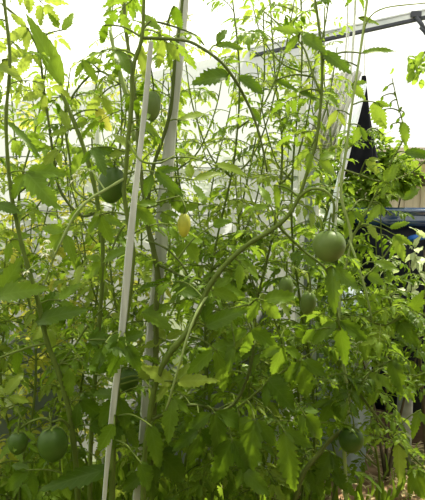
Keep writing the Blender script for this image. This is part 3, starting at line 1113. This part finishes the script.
p1.fruit((152, 106), 17, 31, Y + 0.12, 'fruit', 'small green oval fruit', P(146, 60, Y + .04))
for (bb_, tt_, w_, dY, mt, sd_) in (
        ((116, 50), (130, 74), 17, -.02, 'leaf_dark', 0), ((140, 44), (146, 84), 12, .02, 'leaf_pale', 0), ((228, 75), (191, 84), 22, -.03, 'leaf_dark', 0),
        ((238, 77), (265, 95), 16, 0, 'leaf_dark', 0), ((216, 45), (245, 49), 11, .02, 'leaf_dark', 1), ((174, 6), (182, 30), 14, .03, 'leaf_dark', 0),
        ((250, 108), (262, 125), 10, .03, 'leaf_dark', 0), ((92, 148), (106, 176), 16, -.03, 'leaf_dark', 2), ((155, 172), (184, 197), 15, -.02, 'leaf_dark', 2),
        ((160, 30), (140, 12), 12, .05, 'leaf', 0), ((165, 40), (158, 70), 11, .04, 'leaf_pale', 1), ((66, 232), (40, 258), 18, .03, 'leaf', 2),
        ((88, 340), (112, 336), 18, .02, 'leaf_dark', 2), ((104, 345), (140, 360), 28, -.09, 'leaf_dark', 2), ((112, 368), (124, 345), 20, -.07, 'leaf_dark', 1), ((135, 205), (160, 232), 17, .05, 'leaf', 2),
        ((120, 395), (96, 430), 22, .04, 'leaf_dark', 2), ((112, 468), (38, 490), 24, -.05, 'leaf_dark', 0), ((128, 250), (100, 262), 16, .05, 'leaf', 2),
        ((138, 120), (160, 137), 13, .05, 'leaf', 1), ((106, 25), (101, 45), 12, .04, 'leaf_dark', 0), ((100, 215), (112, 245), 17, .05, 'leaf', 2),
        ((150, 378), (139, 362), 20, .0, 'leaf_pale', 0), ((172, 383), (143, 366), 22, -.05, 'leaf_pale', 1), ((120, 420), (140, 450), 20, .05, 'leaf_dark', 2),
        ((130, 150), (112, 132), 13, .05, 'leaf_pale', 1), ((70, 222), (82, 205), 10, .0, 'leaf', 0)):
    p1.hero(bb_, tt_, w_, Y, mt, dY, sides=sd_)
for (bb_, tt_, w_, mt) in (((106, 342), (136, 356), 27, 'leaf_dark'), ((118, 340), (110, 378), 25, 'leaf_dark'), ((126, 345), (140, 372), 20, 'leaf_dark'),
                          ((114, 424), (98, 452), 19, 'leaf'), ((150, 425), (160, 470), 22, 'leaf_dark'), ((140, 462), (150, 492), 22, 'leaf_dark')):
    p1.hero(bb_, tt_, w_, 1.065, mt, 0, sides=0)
p1.leafy(st, 0.075, ['leaf', 'leaf', 'leaf_dark'], 0.6, 1.0, BACK, zmin=0.62)
p1.leafy(arch, 0.14, ['leaf'], 0.4, 0.7, BACK)
p1.leafy(br5, 0.07, ['leaf_dark', 'leaf'], 0.6, 0.95, BACK)
p1.truss((78, 170), Y + 0.02, 'dry', 5, 0.012, label='dried flower truss')
p1.truss((52, 258), Y - 0.05, 'dry', 8, 0.013, label='dried pale flower truss')

for (x_, y_, d_) in ((130, 470, .15), (100, 480, .1), (150, 490, .2), (175, 440, .22), (120, 445, .25), (85, 455, .2)):
    p1.leaf_at(P(x_, y_ - 20, Y + d_), Vector((p1.rng.uniform(-1, 1), 0.3, 0.1)), 'leaf_dark', p1.rng.uniform(0.8, 1.1), p1.rng.uniform(-.6, .6))
# 2 plant on the pale stake
Y = 1.30
base = P(150, 500, Y)
p2 = Plant((base.x, Y), 'tomato plant on the wider pale stake bearing the yellowing fruit', 2)
st = p2.stem([ground_below(base)] + PP([(150, 500), (155, 380), (156, 345), (156, 310), (158, 278), (153, 248), (147, 222), (144, 195), (140, 165), (138, 140), (137, 110), (130, 60), (126, 30), (122, -20)], Y), px_r([9, 9, 8, 8, 6, 6, 5, 5], Y), 'stem_dark')
s2 = p2.stem(PP([(147, 208), (153, 168), (163, 138), (171, 108), (175, 60), (181, 15), (184, -25)], Y), px_r([5, 5, 5, 4], Y), 'stem_dark', 'branch')
s3 = p2.stem(PP([(157, 264), (175, 273, -.02), (195, 282, -.03), (212, 297, -.02)], Y), px_r([4, 2.5], Y), 'stem_dark', 'branch')
s4 = p2.stem(PP([(146, 240), (165, 248, -.03), (180, 262, -.04), (188, 275, -.04)], Y - 0.02), px_r([3, 2.2], Y), 'stem_dark', 'branch')
s5 = p2.stem(PP([(110, 30), (115, 55), (122, 80), (130, 110), (134, 140)], Y + 0.1), px_r([5, 7, 6], Y), 'stem_pale', 'branch')
p2.fruit((184, 225), 13, 25, Y - 0.10, 'fruit_yellow', 'small yellowing fruit', P(172, 200, Y))
for (bb_, tt_, w_, dY, mt, sd_) in (
        ((168, 190), (184, 215), 18, .02, 'leaf', 2), ((162, 212), (176, 232), 14, 0, 'leaf', 1), ((213, 226), (232, 221), 13, 0, 'leaf', 0),
        ((172, 286), (207, 300), 22, -.03, 'leaf_dark', 1), ((142, 312), (175, 332), 18, -.05, 'leaf', 1), ((214, 286), (246, 296), 17, .02, 'leaf', 0),
        ((185, 240), (200, 265), 18, .05, 'leaf', 2), ((165, 340), (150, 318), 14, .05, 'leaf_pale', 2), ((160, 455), (186, 482), 30, .02, 'leaf_dark', 2),
        ((150, 430), (172, 455), 20, .05, 'leaf_dark', 2), ((195, 180), (225, 172), 12, .05, 'leaf_pale', 1), ((180, 120), (206, 112), 10, .1, 'leaf_pale', 0),
        ((215, 165), (250, 175), 13, .08, 'leaf_pale', 0), ((150, 470), (120, 492), 20, .02, 'leaf_dark', 2), ((205, 205), (192, 182), 12, .1, 'leaf', 1)):
    p2.hero(bb_, tt_, w_, Y, mt, dY, sides=sd_)
p2.leafy(st, 0.065, ['leaf', 'leaf', 'leaf_dark', 'leaf_pale'], 0.6, 1.0, BACK, zmin=0.62)
p2.leafy(s2, 0.10, ['leaf_pale', 'leaf'], 0.5, 0.8, BACK)
p2.leafy(s3, 0.06, ['leaf'], 0.5, 0.8, ALL)

# 3 the great diagonal stem and the big green tomato
Y = 1.14
base = P(143, 505, Y)
p3 = Plant((base.x, Y + 0.02), 'tomato plant with thick diagonal stem carrying the large green fruit at right', 3)
st = p3.stem([ground_below(base, 0, .02)] + PP([(143, 505), (149, 420), (158, 377), (170, 353), (185, 335), (197, 315), (205, 295), (216, 276), (232, 258), (250, 243), (270, 231), (287, 217), (299, 197), (306, 176), (316, 142), (321, 100), (322, 60), (318, 20), (312, -20)], Y), px_r([8, 8, 8, 9, 8, 7.5, 7, 6.5, 6, 5, 4.5, 4, 3.5, 3], Y), 'stem')
tr = p3.stem(PP([(299, 197), (309, 190, -.01), (320, 189, -.02), (329, 194, -.03), (334, 205, -.03), (333, 222, -.02)], Y), px_r([4.5, 4, 3.2], Y), 'stem', 'fruit_stalk')
b1 = p3.stem(PP([(207, 296), (197, 312, -.03), (188, 335, -.05), (180, 362, -.06), (172, 390, -.05), (166, 410, -.03)], Y), px_r([3.6, 3.4, 2.6], Y), 'stem_pale', 'branch')
b2 = p3.stem(PP([(277, 224), (292, 240, .01), (305, 252, .02), (326, 270, 0), (334, 300), (340, 330)], Y), px_r([4, 3.5, 3], Y), 'stem', 'branch')
b3 = p3.stem(PP([(202, 305), (222, 310, .04), (250, 305, .06), (270, 312, .08), (283, 345, .1)], Y), px_r([3, 2.2], Y), 'stem', 'branch')
b4 = p3.stem(PP([(150, 420), (190, 405, .05), (222, 410, .08), (240, 395, .1), (252, 360, .1), (253, 330, .1)], Y), px_r([5, 4.5, 4], Y), 'stem_dark', 'branch')
b5 = p3.stem(PP([(238, 408, .08), (262, 388, .06), (290, 366, .05), (325, 344, .05)], Y), px_r([4, 3, 2], Y), 'stem', 'branch')
b6 = p3.stem(PP([(321, 95), (312, 72), (302, 45, .02), (280, 25, .05), (262, 10, .08)], Y), px_r([3, 2], Y), 'stem', 'branch')
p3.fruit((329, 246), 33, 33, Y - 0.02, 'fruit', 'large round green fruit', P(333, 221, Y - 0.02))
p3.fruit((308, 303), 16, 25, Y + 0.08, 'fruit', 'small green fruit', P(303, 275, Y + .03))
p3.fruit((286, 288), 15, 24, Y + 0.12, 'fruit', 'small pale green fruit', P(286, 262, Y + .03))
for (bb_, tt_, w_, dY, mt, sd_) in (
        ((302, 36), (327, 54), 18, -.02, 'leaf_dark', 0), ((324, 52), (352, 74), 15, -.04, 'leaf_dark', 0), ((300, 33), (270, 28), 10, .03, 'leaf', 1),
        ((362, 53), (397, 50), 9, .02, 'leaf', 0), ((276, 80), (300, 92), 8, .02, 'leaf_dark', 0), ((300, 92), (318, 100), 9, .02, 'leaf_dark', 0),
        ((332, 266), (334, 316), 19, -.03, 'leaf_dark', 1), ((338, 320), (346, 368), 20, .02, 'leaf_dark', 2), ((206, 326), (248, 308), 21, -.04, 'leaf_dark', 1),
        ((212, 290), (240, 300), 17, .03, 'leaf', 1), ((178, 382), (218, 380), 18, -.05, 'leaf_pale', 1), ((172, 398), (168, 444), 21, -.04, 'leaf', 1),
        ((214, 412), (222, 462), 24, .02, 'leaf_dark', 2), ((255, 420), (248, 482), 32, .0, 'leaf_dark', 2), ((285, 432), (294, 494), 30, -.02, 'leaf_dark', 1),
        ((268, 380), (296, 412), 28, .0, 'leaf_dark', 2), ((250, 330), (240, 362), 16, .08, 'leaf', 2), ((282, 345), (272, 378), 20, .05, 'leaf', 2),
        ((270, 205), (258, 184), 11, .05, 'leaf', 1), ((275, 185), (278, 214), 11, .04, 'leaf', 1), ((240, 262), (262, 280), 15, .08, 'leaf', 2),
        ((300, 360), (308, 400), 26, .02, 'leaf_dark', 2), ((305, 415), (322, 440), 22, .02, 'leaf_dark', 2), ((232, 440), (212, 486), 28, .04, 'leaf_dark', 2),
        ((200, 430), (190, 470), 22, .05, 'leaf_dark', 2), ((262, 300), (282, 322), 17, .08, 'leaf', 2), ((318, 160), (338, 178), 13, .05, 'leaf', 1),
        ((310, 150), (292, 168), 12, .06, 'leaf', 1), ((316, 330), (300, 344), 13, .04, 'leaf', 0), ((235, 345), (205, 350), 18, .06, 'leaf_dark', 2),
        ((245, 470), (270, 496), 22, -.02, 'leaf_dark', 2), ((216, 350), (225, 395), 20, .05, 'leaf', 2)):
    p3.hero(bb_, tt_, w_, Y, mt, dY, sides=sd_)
p3.leafy(st, 0.085, ['leaf', 'leaf', 'leaf_dark'], 0.5, 0.9, BACK, zmin=0.62)
p3.leafy(b3, 0.06, ['leaf', 'leaf_dark'], 0.5, 0.85, BACK)
p3.leafy(b4, 0.06, ['leaf_dark', 'leaf_dark', 'leaf'], 0.6, 1.0, BACK)
p3.leafy(b2, 0.07, ['leaf'], 0.5, 0.8, BACK)
p3.leafy(b5, 0.08, ['leaf_dark'], 0.6, 0.9, BACK)
p3.truss((252, 330), Y + 0.12, 'dry', 4, 0.010, label='dried flower truss')

for (x_, y_, d_) in ((200, 470, .12), (230, 455, .2), (260, 450, .15), (280, 470, .2), (300, 455, .25), (215, 490, .1), (245, 490, .15), (190, 450, .25), (285, 410, .2), (320, 400, .25), (310, 380, .2), (270, 430, .25)):
    p3.leaf_at(P(x_, y_ - 20, Y + d_), Vector((p3.rng.uniform(-1, 1), 0.3, 0.1)), 'leaf_dark', p3.rng.uniform(0.8, 1.1), p3.rng.uniform(-.6, .6))
# 4 left plant
Y = 1.22
base = P(78, 505, Y)
p4 = Plant((base.x, Y), 'tomato plant at left with two dark hanging fruits near its foot', 4)
st = p4.stem([ground_below(base)] + PP([(78, 505), (72, 430), (66, 398), (57, 368), (48, 345), (42, 320), (36, 293), (25, 257), (18, 228), (10, 185), (6, 120), (10, 60), (4, 0), (2, -20)], Y), px_r([8, 8, 7, 7, 6, 5, 4.5, 4], Y), 'stem')
a1 = p4.stem(PP([(48, 343), (30, 347, -.02), (10, 354, -.03), (-12, 362, -.02)], Y), px_r([4, 3], Y), 'stem', 'branch')
a2 = p4.stem(PP([(72, 430), (62, 420, -.02), (52, 422, -.03), (44, 418, -.03), (30, 422, -.02), (18, 430, -.01)], Y), px_r([4, 3], Y), 'stem', 'branch')
a3 = p4.stem(PP([(57, 368), (75, 345, .03), (92, 320, .05), (112, 300, .06)], Y), px_r([3.4, 2.2], Y), 'stem', 'branch')
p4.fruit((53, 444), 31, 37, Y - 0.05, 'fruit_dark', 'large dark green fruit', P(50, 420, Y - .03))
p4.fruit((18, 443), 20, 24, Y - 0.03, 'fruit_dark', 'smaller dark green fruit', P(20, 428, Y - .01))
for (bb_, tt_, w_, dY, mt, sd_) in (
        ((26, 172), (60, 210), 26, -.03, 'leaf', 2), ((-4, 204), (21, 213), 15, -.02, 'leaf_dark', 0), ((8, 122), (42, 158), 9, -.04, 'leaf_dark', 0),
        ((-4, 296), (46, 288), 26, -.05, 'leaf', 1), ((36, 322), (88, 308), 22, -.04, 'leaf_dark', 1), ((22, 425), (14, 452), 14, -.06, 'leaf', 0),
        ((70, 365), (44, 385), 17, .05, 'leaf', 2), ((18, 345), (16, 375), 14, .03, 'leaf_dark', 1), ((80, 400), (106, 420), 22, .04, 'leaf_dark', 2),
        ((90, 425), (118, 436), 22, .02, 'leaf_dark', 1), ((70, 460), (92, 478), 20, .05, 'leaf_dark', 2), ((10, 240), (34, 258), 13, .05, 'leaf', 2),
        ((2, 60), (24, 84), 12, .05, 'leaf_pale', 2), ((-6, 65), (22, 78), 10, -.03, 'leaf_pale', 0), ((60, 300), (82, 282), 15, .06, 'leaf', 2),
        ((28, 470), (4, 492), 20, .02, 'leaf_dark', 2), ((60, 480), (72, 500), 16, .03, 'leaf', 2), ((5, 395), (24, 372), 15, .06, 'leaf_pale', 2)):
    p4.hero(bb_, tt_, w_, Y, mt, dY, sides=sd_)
p4.leafy(st, 0.075, ['leaf', 'leaf', 'leaf_pale', 'leaf_dark'], 0.55, 0.95, BACK, zmin=0.62)
p4.leafy(a3, 0.06, ['leaf'], 0.5, 0.8, ALL)
p4.leafy(a1, 0.07, ['leaf'], 0.5, 0.8, BACK)

# 5 second left plant with the long leaf
Y = 1.36
base = P(90, 500, Y)
p5 = Plant((base.x, Y), 'tomato plant at left whose stem ends in one long upright leaf', 5)
st = p5.stem([ground_below(base)] + PP([(90, 500), (92, 420), (98, 340), (103, 260), (98, 205), (86, 155), (74, 122), (64, 98), (60, 84)], Y), px_r([7, 6.5, 6, 5.5, 4.5], Y), 'stem')
d1 = p5.stem(PP([(99, 212), (80, 215, .02), (60, 190, .02), (54, 160, .02), (49, 125, .02), (44, 90, .02), (38, 50, .02), (22, 22, .02), (2, 4, .02)], Y), px_r([4, 4, 3.5, 3], Y), 'stem_dark', 'branch')
d2 = p5.stem(PP([(98, 205), (75, 190, .04), (70, 160, .06), (66, 110, .08), (95, 72, .06), (120, 84, .02)], Y), px_r([3.5, 3], Y), 'stem', 'branch')
d3 = p5.stem(PP([(101, 280), (110, 255, .03), (118, 235, .05), (125, 225, .06)], Y), px_r([3.4, 3], Y), 'stem', 'branch')
p5.hero((62, 86), (27, 14), 20, Y, 'leaf', -.04, sides=0, fold=0.3, teeth=0.1, droop=0.2, lobe=0.02)
for (bb_, tt_, w_, dY, mt, sd_) in (
        ((62, 30), (74, 12), 10, .03, 'leaf', 1), ((82, 60), (98, 84), 13, .03, 'leaf', 2), ((70, 130), (60, 108), 12, .03, 'leaf_pale', 2),
        ((58, 150), (40, 172), 14, .0, 'leaf_pale', 1), ((86, 150), (70, 176), 14, .03, 'leaf', 2), ((44, 92), (20, 100), 12, .04, 'leaf_pale', 2),
        ((104, 262), (82, 280), 16, .03, 'leaf', 2), ((98, 340), (74, 330), 16, .05, 'leaf', 2), ((96, 110), (112, 132), 14, .04, 'leaf_yellow', 1),
        ((100, 96), (84, 118), 14, .05, 'leaf_pale', 1), ((28, 28), (2, 44), 14, .03, 'leaf_pale', 2), ((30, 52), (16, 78), 14, .04, 'leaf_pale', 2)):
    p5.hero(bb_, tt_, w_, Y, mt, dY, sides=sd_)
p5.leafy(st, 0.065, ['leaf', 'leaf_pale', 'leaf'], 0.55, 0.9, BACK, zmin=0.6)
p5.leafy(d1, 0.085, ['leaf_pale', 'leaf'], 0.4, 0.7, ALL)
p5.leafy(d2, 0.09, ['leaf_pale', 'leaf'], 0.4, 0.7, ALL)

# 6 right plant before the barrel
Y = 1.50
base = P(346, 500, Y)
p6 = Plant((base.x, Y), 'bushy tomato plant at right, its leaves hiding the barrel', 6)
st = p6.stem([ground_below(base)] + PP([(346, 500), (344, 440), (349, 400), (345, 372), (339, 335), (341, 285), (351, 238), (341, 195), (346, 150), (352, 105), (362, 40), (369, -15)], Y), px_r([6, 5, 5, 4.5, 4, 3.5, 3], Y), 'stem_pale')
e1 = p6.stem(PP([(346, 428), (330, 440, .0), (318, 455, -.01), (304, 472, -.02), (295, 500, -.02)], Y), px_r([6, 7, 7], Y), 'stem_dark', 'branch')
e2 = p6.stem(PP([(346, 376), (368, 405, -.02), (392, 436, -.02), (424, 468, 0)], Y), px_r([4, 3], Y), 'stem_dark', 'branch')
e3 = p6.stem(PP([(340, 320), (362, 318, -.03), (385, 325, -.03), (410, 312, -.02), (430, 318)], Y), px_r([4, 3], Y), 'stem', 'branch')
e4 = p6.stem(PP([(345, 250), (362, 220, .02), (378, 190, .04), (392, 160, .05), (404, 135, .05), (398, 105, .05), (392, 78, .05)], Y), px_r([4, 3, 2, 1.2], Y), 'stem', 'branch')
e5 = p6.stem(PP([(349, 240), (357, 262, -.03), (366, 292, -.04), (372, 320, -.03)], Y), px_r([3.4, 2.6], Y), 'stem_pale', 'branch')
e6 = p6.stem(PP([(344, 170), (360, 175, .02), (385, 182, .04), (412, 172, .05), (428, 158, .05)], Y), px_r([3, 2], Y), 'stem', 'branch')
e7 = p6.stem(PP([(361, 45), (368, 20, 0), (385, 8, .02), (425, 3, .04)], Y), px_r([2.2, 1.6], Y), 'stem', 'branch')
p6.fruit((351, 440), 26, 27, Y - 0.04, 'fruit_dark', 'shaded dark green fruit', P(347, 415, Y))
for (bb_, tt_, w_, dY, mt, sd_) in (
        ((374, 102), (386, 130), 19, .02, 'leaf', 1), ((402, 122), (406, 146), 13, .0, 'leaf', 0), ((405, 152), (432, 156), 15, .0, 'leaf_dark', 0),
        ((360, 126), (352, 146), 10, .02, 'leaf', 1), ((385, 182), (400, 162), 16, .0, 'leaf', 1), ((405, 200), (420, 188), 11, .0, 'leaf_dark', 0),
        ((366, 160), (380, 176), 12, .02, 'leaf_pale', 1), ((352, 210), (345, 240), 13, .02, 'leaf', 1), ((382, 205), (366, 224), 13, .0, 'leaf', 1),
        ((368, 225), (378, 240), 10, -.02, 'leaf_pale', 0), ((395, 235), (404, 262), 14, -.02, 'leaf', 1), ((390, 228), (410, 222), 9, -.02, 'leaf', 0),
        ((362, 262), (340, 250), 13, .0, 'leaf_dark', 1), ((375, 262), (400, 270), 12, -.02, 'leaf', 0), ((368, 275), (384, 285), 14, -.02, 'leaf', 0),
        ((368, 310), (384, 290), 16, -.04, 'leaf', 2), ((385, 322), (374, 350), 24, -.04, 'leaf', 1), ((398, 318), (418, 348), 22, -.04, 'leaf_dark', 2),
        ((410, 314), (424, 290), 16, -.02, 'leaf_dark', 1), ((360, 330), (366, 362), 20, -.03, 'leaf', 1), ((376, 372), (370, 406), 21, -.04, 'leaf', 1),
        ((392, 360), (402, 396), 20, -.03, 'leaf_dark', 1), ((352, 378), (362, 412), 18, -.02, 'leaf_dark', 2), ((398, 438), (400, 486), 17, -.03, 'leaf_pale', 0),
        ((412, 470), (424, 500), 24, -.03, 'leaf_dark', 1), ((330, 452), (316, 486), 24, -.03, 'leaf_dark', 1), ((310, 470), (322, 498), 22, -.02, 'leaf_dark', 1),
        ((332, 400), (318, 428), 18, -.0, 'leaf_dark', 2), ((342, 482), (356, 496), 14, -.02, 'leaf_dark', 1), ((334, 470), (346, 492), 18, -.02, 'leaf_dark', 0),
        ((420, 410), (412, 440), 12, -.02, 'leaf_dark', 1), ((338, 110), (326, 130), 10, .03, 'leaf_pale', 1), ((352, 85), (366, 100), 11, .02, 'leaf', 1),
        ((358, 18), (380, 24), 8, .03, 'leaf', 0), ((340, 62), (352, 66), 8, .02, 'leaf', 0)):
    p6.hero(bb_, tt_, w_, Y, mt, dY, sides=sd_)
for (x_, y_) in ((388, 86), (394, 92), (391, 102), (402, 107), (386, 109), (399, 118), (392, 124), (383, 96), (404, 112)):
    p6.hero((x_, y_), (x_ + p6.rng.uniform(-6, 6), y_ + 6), 4, Y + .05, 'leaf_dark', 0.01, droop=0.1)
p6.leafy(st, 0.05, ['leaf', 'leaf_dark'], 0.5, 0.8, BACK, zmin=0.4, zmax=1.45)
p6.leafy(e3, 0.022, ['leaf', 'leaf_dark'], 0.5, 0.8, ALL)
p6.leafy(e6, 0.05, ['leaf'], 0.4, 0.6, ALL)
p6.leafy(e4, 0.05, ['leaf'], 0.35, 0.55, ALL, zmax=1.45)
p6.leafy(e5, 0.03, ['leaf', 'leaf_dark'], 0.45, 0.75, BACK)
p6.leafy(e2, 0.035, ['leaf_dark', 'leaf'], 0.5, 0.8, ALL, 0.35)
p6.leafy(e1, 0.05, ['leaf_dark'], 0.6, 0.8, BACK, 0.3)
e8 = p6.stem(PP([(347, 385), (372, 375, .05), (400, 380, .1), (428, 372, .1)], Y), px_r([3, 2], Y), 'stem', 'branch')
p6.leafy(e8, 0.025, ['leaf_dark', 'leaf'], 0.5, 0.8, ALL)
e9 = p6.stem(PP([(341, 290), (360, 280, .06), (380, 262, .1), (395, 240, .12)], Y), px_r([3, 2], Y), 'stem', 'branch')
p6.leafy(e9, 0.06, ['leaf', 'leaf_dark'], 0.4, 0.65, ALL)
e10 = p6.stem(PP([(346, 150), (358, 140, .05), (372, 128, .08), (384, 135, .1)], Y), px_r([2.4, 1.6], Y), 'stem', 'branch')
e11 = p6.stem(PP([(341, 300), (360, 298, .05), (378, 300, .08), (398, 292, .1)], Y), px_r([3, 2], Y), 'stem', 'branch')
p6.leafy(e11, 0.05, ['leaf_dark', 'leaf'], 0.45, 0.7, ALL)
e12 = p6.stem(PP([(348, 215), (360, 200, .06), (378, 205, .1), (392, 215, .12)], Y), px_r([3, 2], Y), 'stem', 'branch')
p6.leafy(e12, 0.15, ['leaf', 'leaf_dark'], 0.4, 0.65, ALL)
p6.leafy(e10, 0.035, ['leaf', 'leaf_pale'], 0.35, 0.55, ALL)
p6.truss((358, 346), Y - 0.03, 'leaf_varieg', 5, 0.013, 'young_shoot', 'pale young shoot')

# ------------------------------------------------------------------ the back rows
rows_ = [
    # px at eye level, Y, lean, kinds, label
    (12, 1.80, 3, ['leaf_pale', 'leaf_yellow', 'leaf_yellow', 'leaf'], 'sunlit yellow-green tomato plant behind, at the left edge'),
    (52, 2.05, -6, ['leaf_pale', 'leaf_yellow', 'leaf_yellow'], 'bright tomato plant coloured sunlit yellow in the back row left of the long leaf'),
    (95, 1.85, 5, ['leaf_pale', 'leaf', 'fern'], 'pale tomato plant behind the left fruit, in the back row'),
    (190, 1.75, -4, ['leaf_pale', 'leaf', 'fern'], 'tomato plant behind and right of the pale stake'),
    (216, 2.10, 6, ['fern', 'leaf_pale', 'leaf'], 'feathery back-row tomato plant under the arching branch'),
    (246, 1.80, 4, ['leaf', 'leaf_pale', 'fern'], 'back-row tomato plant crossing behind the diagonal stem'),
    (278, 2.05, -4, ['leaf_pale', 'fern', 'leaf'], 'back-row tomato plant left of the pale wall post'),
    (318, 1.85, 4, ['leaf', 'leaf', 'fern'], 'tomato plant behind the large green fruit, below the corrugated sheet'),
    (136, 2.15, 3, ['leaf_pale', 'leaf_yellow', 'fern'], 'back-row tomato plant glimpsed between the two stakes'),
    (-30, 1.55, 6, ['leaf', 'leaf_pale'], 'tomato plant reaching in from the left edge'),
    (30, 1.60, 4, ['leaf', 'leaf_pale', 'leaf'], 'tomato plant in the middle row left of the long upright leaf'),
    (118, 1.62, -3, ['leaf', 'leaf_pale', 'fern'], 'tomato plant in the middle row just behind the slim grey stake'),
    (222, 1.58, 4, ['leaf', 'fern', 'leaf'], 'tomato plant in the middle row below the heart-shaped leaf'),
    (268, 1.60, 3, ['leaf', 'leaf_pale', 'fern'], 'tomato plant in the middle row crossing the diagonal stem'),
    (164, 2.14, 3, ['leaf_pale', 'fern', 'leaf'], 'hindmost tomato plant close to the film right of the pale stake'),
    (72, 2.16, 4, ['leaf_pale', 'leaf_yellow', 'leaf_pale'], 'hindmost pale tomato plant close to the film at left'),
    (-8, 2.14, 4, ['leaf_yellow', 'leaf_pale'], 'hindmost tomato plant coloured sunlit yellow close to the film at the left edge'),
    (300, 1.65, -3, ['leaf', 'leaf_dark', 'fern'], 'tomato plant in the middle row behind the two small hanging fruits'),
    (392, 1.78, 2, ['leaf', 'leaf_dark'], 'short bushy tomato plant in front of the brown barrel stand'),
    (350, 2.05, 3, ['leaf', 'leaf_dark'], 'short tomato plant between the pale sack and the bushy right plant'),
]
for k, (px, Y, lean, kinds, lab) in enumerate(rows_):
    b0 = P(px, 200, Y)
    pl = Plant((b0.x, Y), lab, 60 + k)
    rng = pl.rng
    top_z = roof_z(b0.x) - 0.05 if not lab.startswith('short') else 0.98
    n = 8
    pts = []
    for i in range(n + 1):
        z = -0.02 + (top_z + 0.02) * i / n
        pts.append(Vector((b0.x + lean * 0.004 * (z - 1.2) * 4 + 0.03 * math.sin(i * 1.3 + k), Y + 0.03 * math.sin(i * 1.7 + 2 * k), z)))
    st = pl.stem(pts, px_r([4, 3.4, 2.8, 1.8], 1.8), 'stem')
    low = [q for q in kinds if q != 'fern'] or ['leaf']
    pl.leafy(st, 0.030 if 'short' not in lab else 0.013, low, 0.75 if 'short' not in lab else 0.5, 1.15 if 'short' not in lab else 0.85, ALL, 0.3 if 'short' not in lab else 0.42, 1.15)
    pl.leafy(st, 0.036, kinds + ['leaf_pale'], 0.5, 0.95, ALL, 1.15, 1.45)
    pl.leafy(st, 0.042, kinds + ['fern', 'leaf_pale'] if 'fern' in kinds else kinds, 0.45, 0.85, ALL, 1.45, 2.2)
    # side shoots
    for j in range(4):
        i0 = rng.randrange(len(st) // 3, len(st) - 4)
        q = st[i0]
        a = rng.random() * 6.28
        d = Vector((math.cos(a), math.sin(a) * 0.4, 0))
        e = [q, q + d * 0.07 + Vector((0, 0, 0.06)), q + d * 0.13 + Vector((0, 0, 0.2)), q + d * 0.16 + Vector((0, 0, 0.36))]
        top = max(v.z for v in e)
        lim = roof_z(q.x + d.x * 0.16) - 0.06
        if top > lim:
            e = [Vector((v.x, v.y, q.z + (v.z - q.z) * max(0.1, (lim - q.z) / (top - q.z)))) for v in e]
        sh = pl.stem(e, px_r([2.4, 1.4], 1.8), 'stem', 'branch')
        pl.leafy(sh, 0.075, kinds, 0.45, 0.8, ALL)
    if k in (3, 5, 7):
        pl.truss((px + 10, 170 + 20 * (k % 3)), Y - 0.05, 'flower', 5, 0.011, label='small yellow flower truss')

# past a hundred leaves on one plant the smallest in view become one foliage part
for pl in PLANTS:
    lv = [c for c in pl.root.children if c.name.split('.')[0] == 'leaf']
    if len(lv) <= 100:
        continue

    def size_seen(c):
        if c.scale[0] == 1.0 and c.location.length == 0:
            return 9.0
        return c.scale[0] / max(0.3, (Vector(c.location) + pl.loc - CAM).length)
    lv.sort(key=size_seen, reverse=True)
    rest = lv[100:]
    b = MB()
    for c in rest:
        mt = Matrix.LocRotScale(c.location, c.rotation_quaternion, c.scale)
        off = 0 if c.data.materials[1].name == 'leaf_green' else 1
        o0 = len(b.v)
        uvv = [(0.5, 1.0)] * len(c.data.vertices)
        for lp in c.data.loops:
            uvv[lp.vertex_index] = tuple(c.data.uv_layers[0].data[lp.index].uv)
        b.v += [tuple(mt @ v.co) for v in c.data.vertices]
        b.uv += uvv
        for p in c.data.polygons:
            b.f.append(tuple(i + o0 for i in p.vertices))
            b.mi.append(0 if p.material_index == 0 else 1 + off)
    fo = obj('foliage', b.mesh('foliage', [M['stem'], M['leaf'], M['leaf_dark']]), pl.root)
    fo['kind'] = 'stuff'
    for c in rest:
        bpy.data.objects.remove(c)

# ------------------------------------------------------------------ light: overcast bright sky and a hazy sun behind the film
w = bpy.data.worlds.new('world')
SC.world = w
w.use_nodes = True
nt = w.node_tree
bg = nt.nodes['Background']
tc = nt.nodes.new('ShaderNodeTexCoord')
sp = nt.nodes.new('ShaderNodeSeparateXYZ')
nt.links.new(tc.outputs['Generated'], sp.inputs[0])
col = ramp(nt, sp.outputs[2], [(0.0, (1.0, 0.98, 0.88)), (0.6, (0.96, 0.98, 0.94))])
nt.links.new(col, bg.inputs[0])
bg.inputs[1].default_value = 1.15
sun = bpy.data.lights.new('sun', 'SUN')
sun.energy = 11.0
sun.angle = math.radians(2.0)
sun.color = (1.0, 0.94, 0.74)
so = bpy.data.objects.new('sun', sun)
sd = Vector((-0.38, -0.34, -1.0))          # the way the sunlight travels: high, from behind the plants and the right
so.rotation_euler = sd.to_track_quat('-Z', 'Y').to_euler()
COL.objects.link(so)
SC.cycles.max_bounces = 10
SC.cycles.transparent_max_bounces = 16
SC.cycles.diffuse_bounces = 4
SC.cycles.transmission_bounces = 8
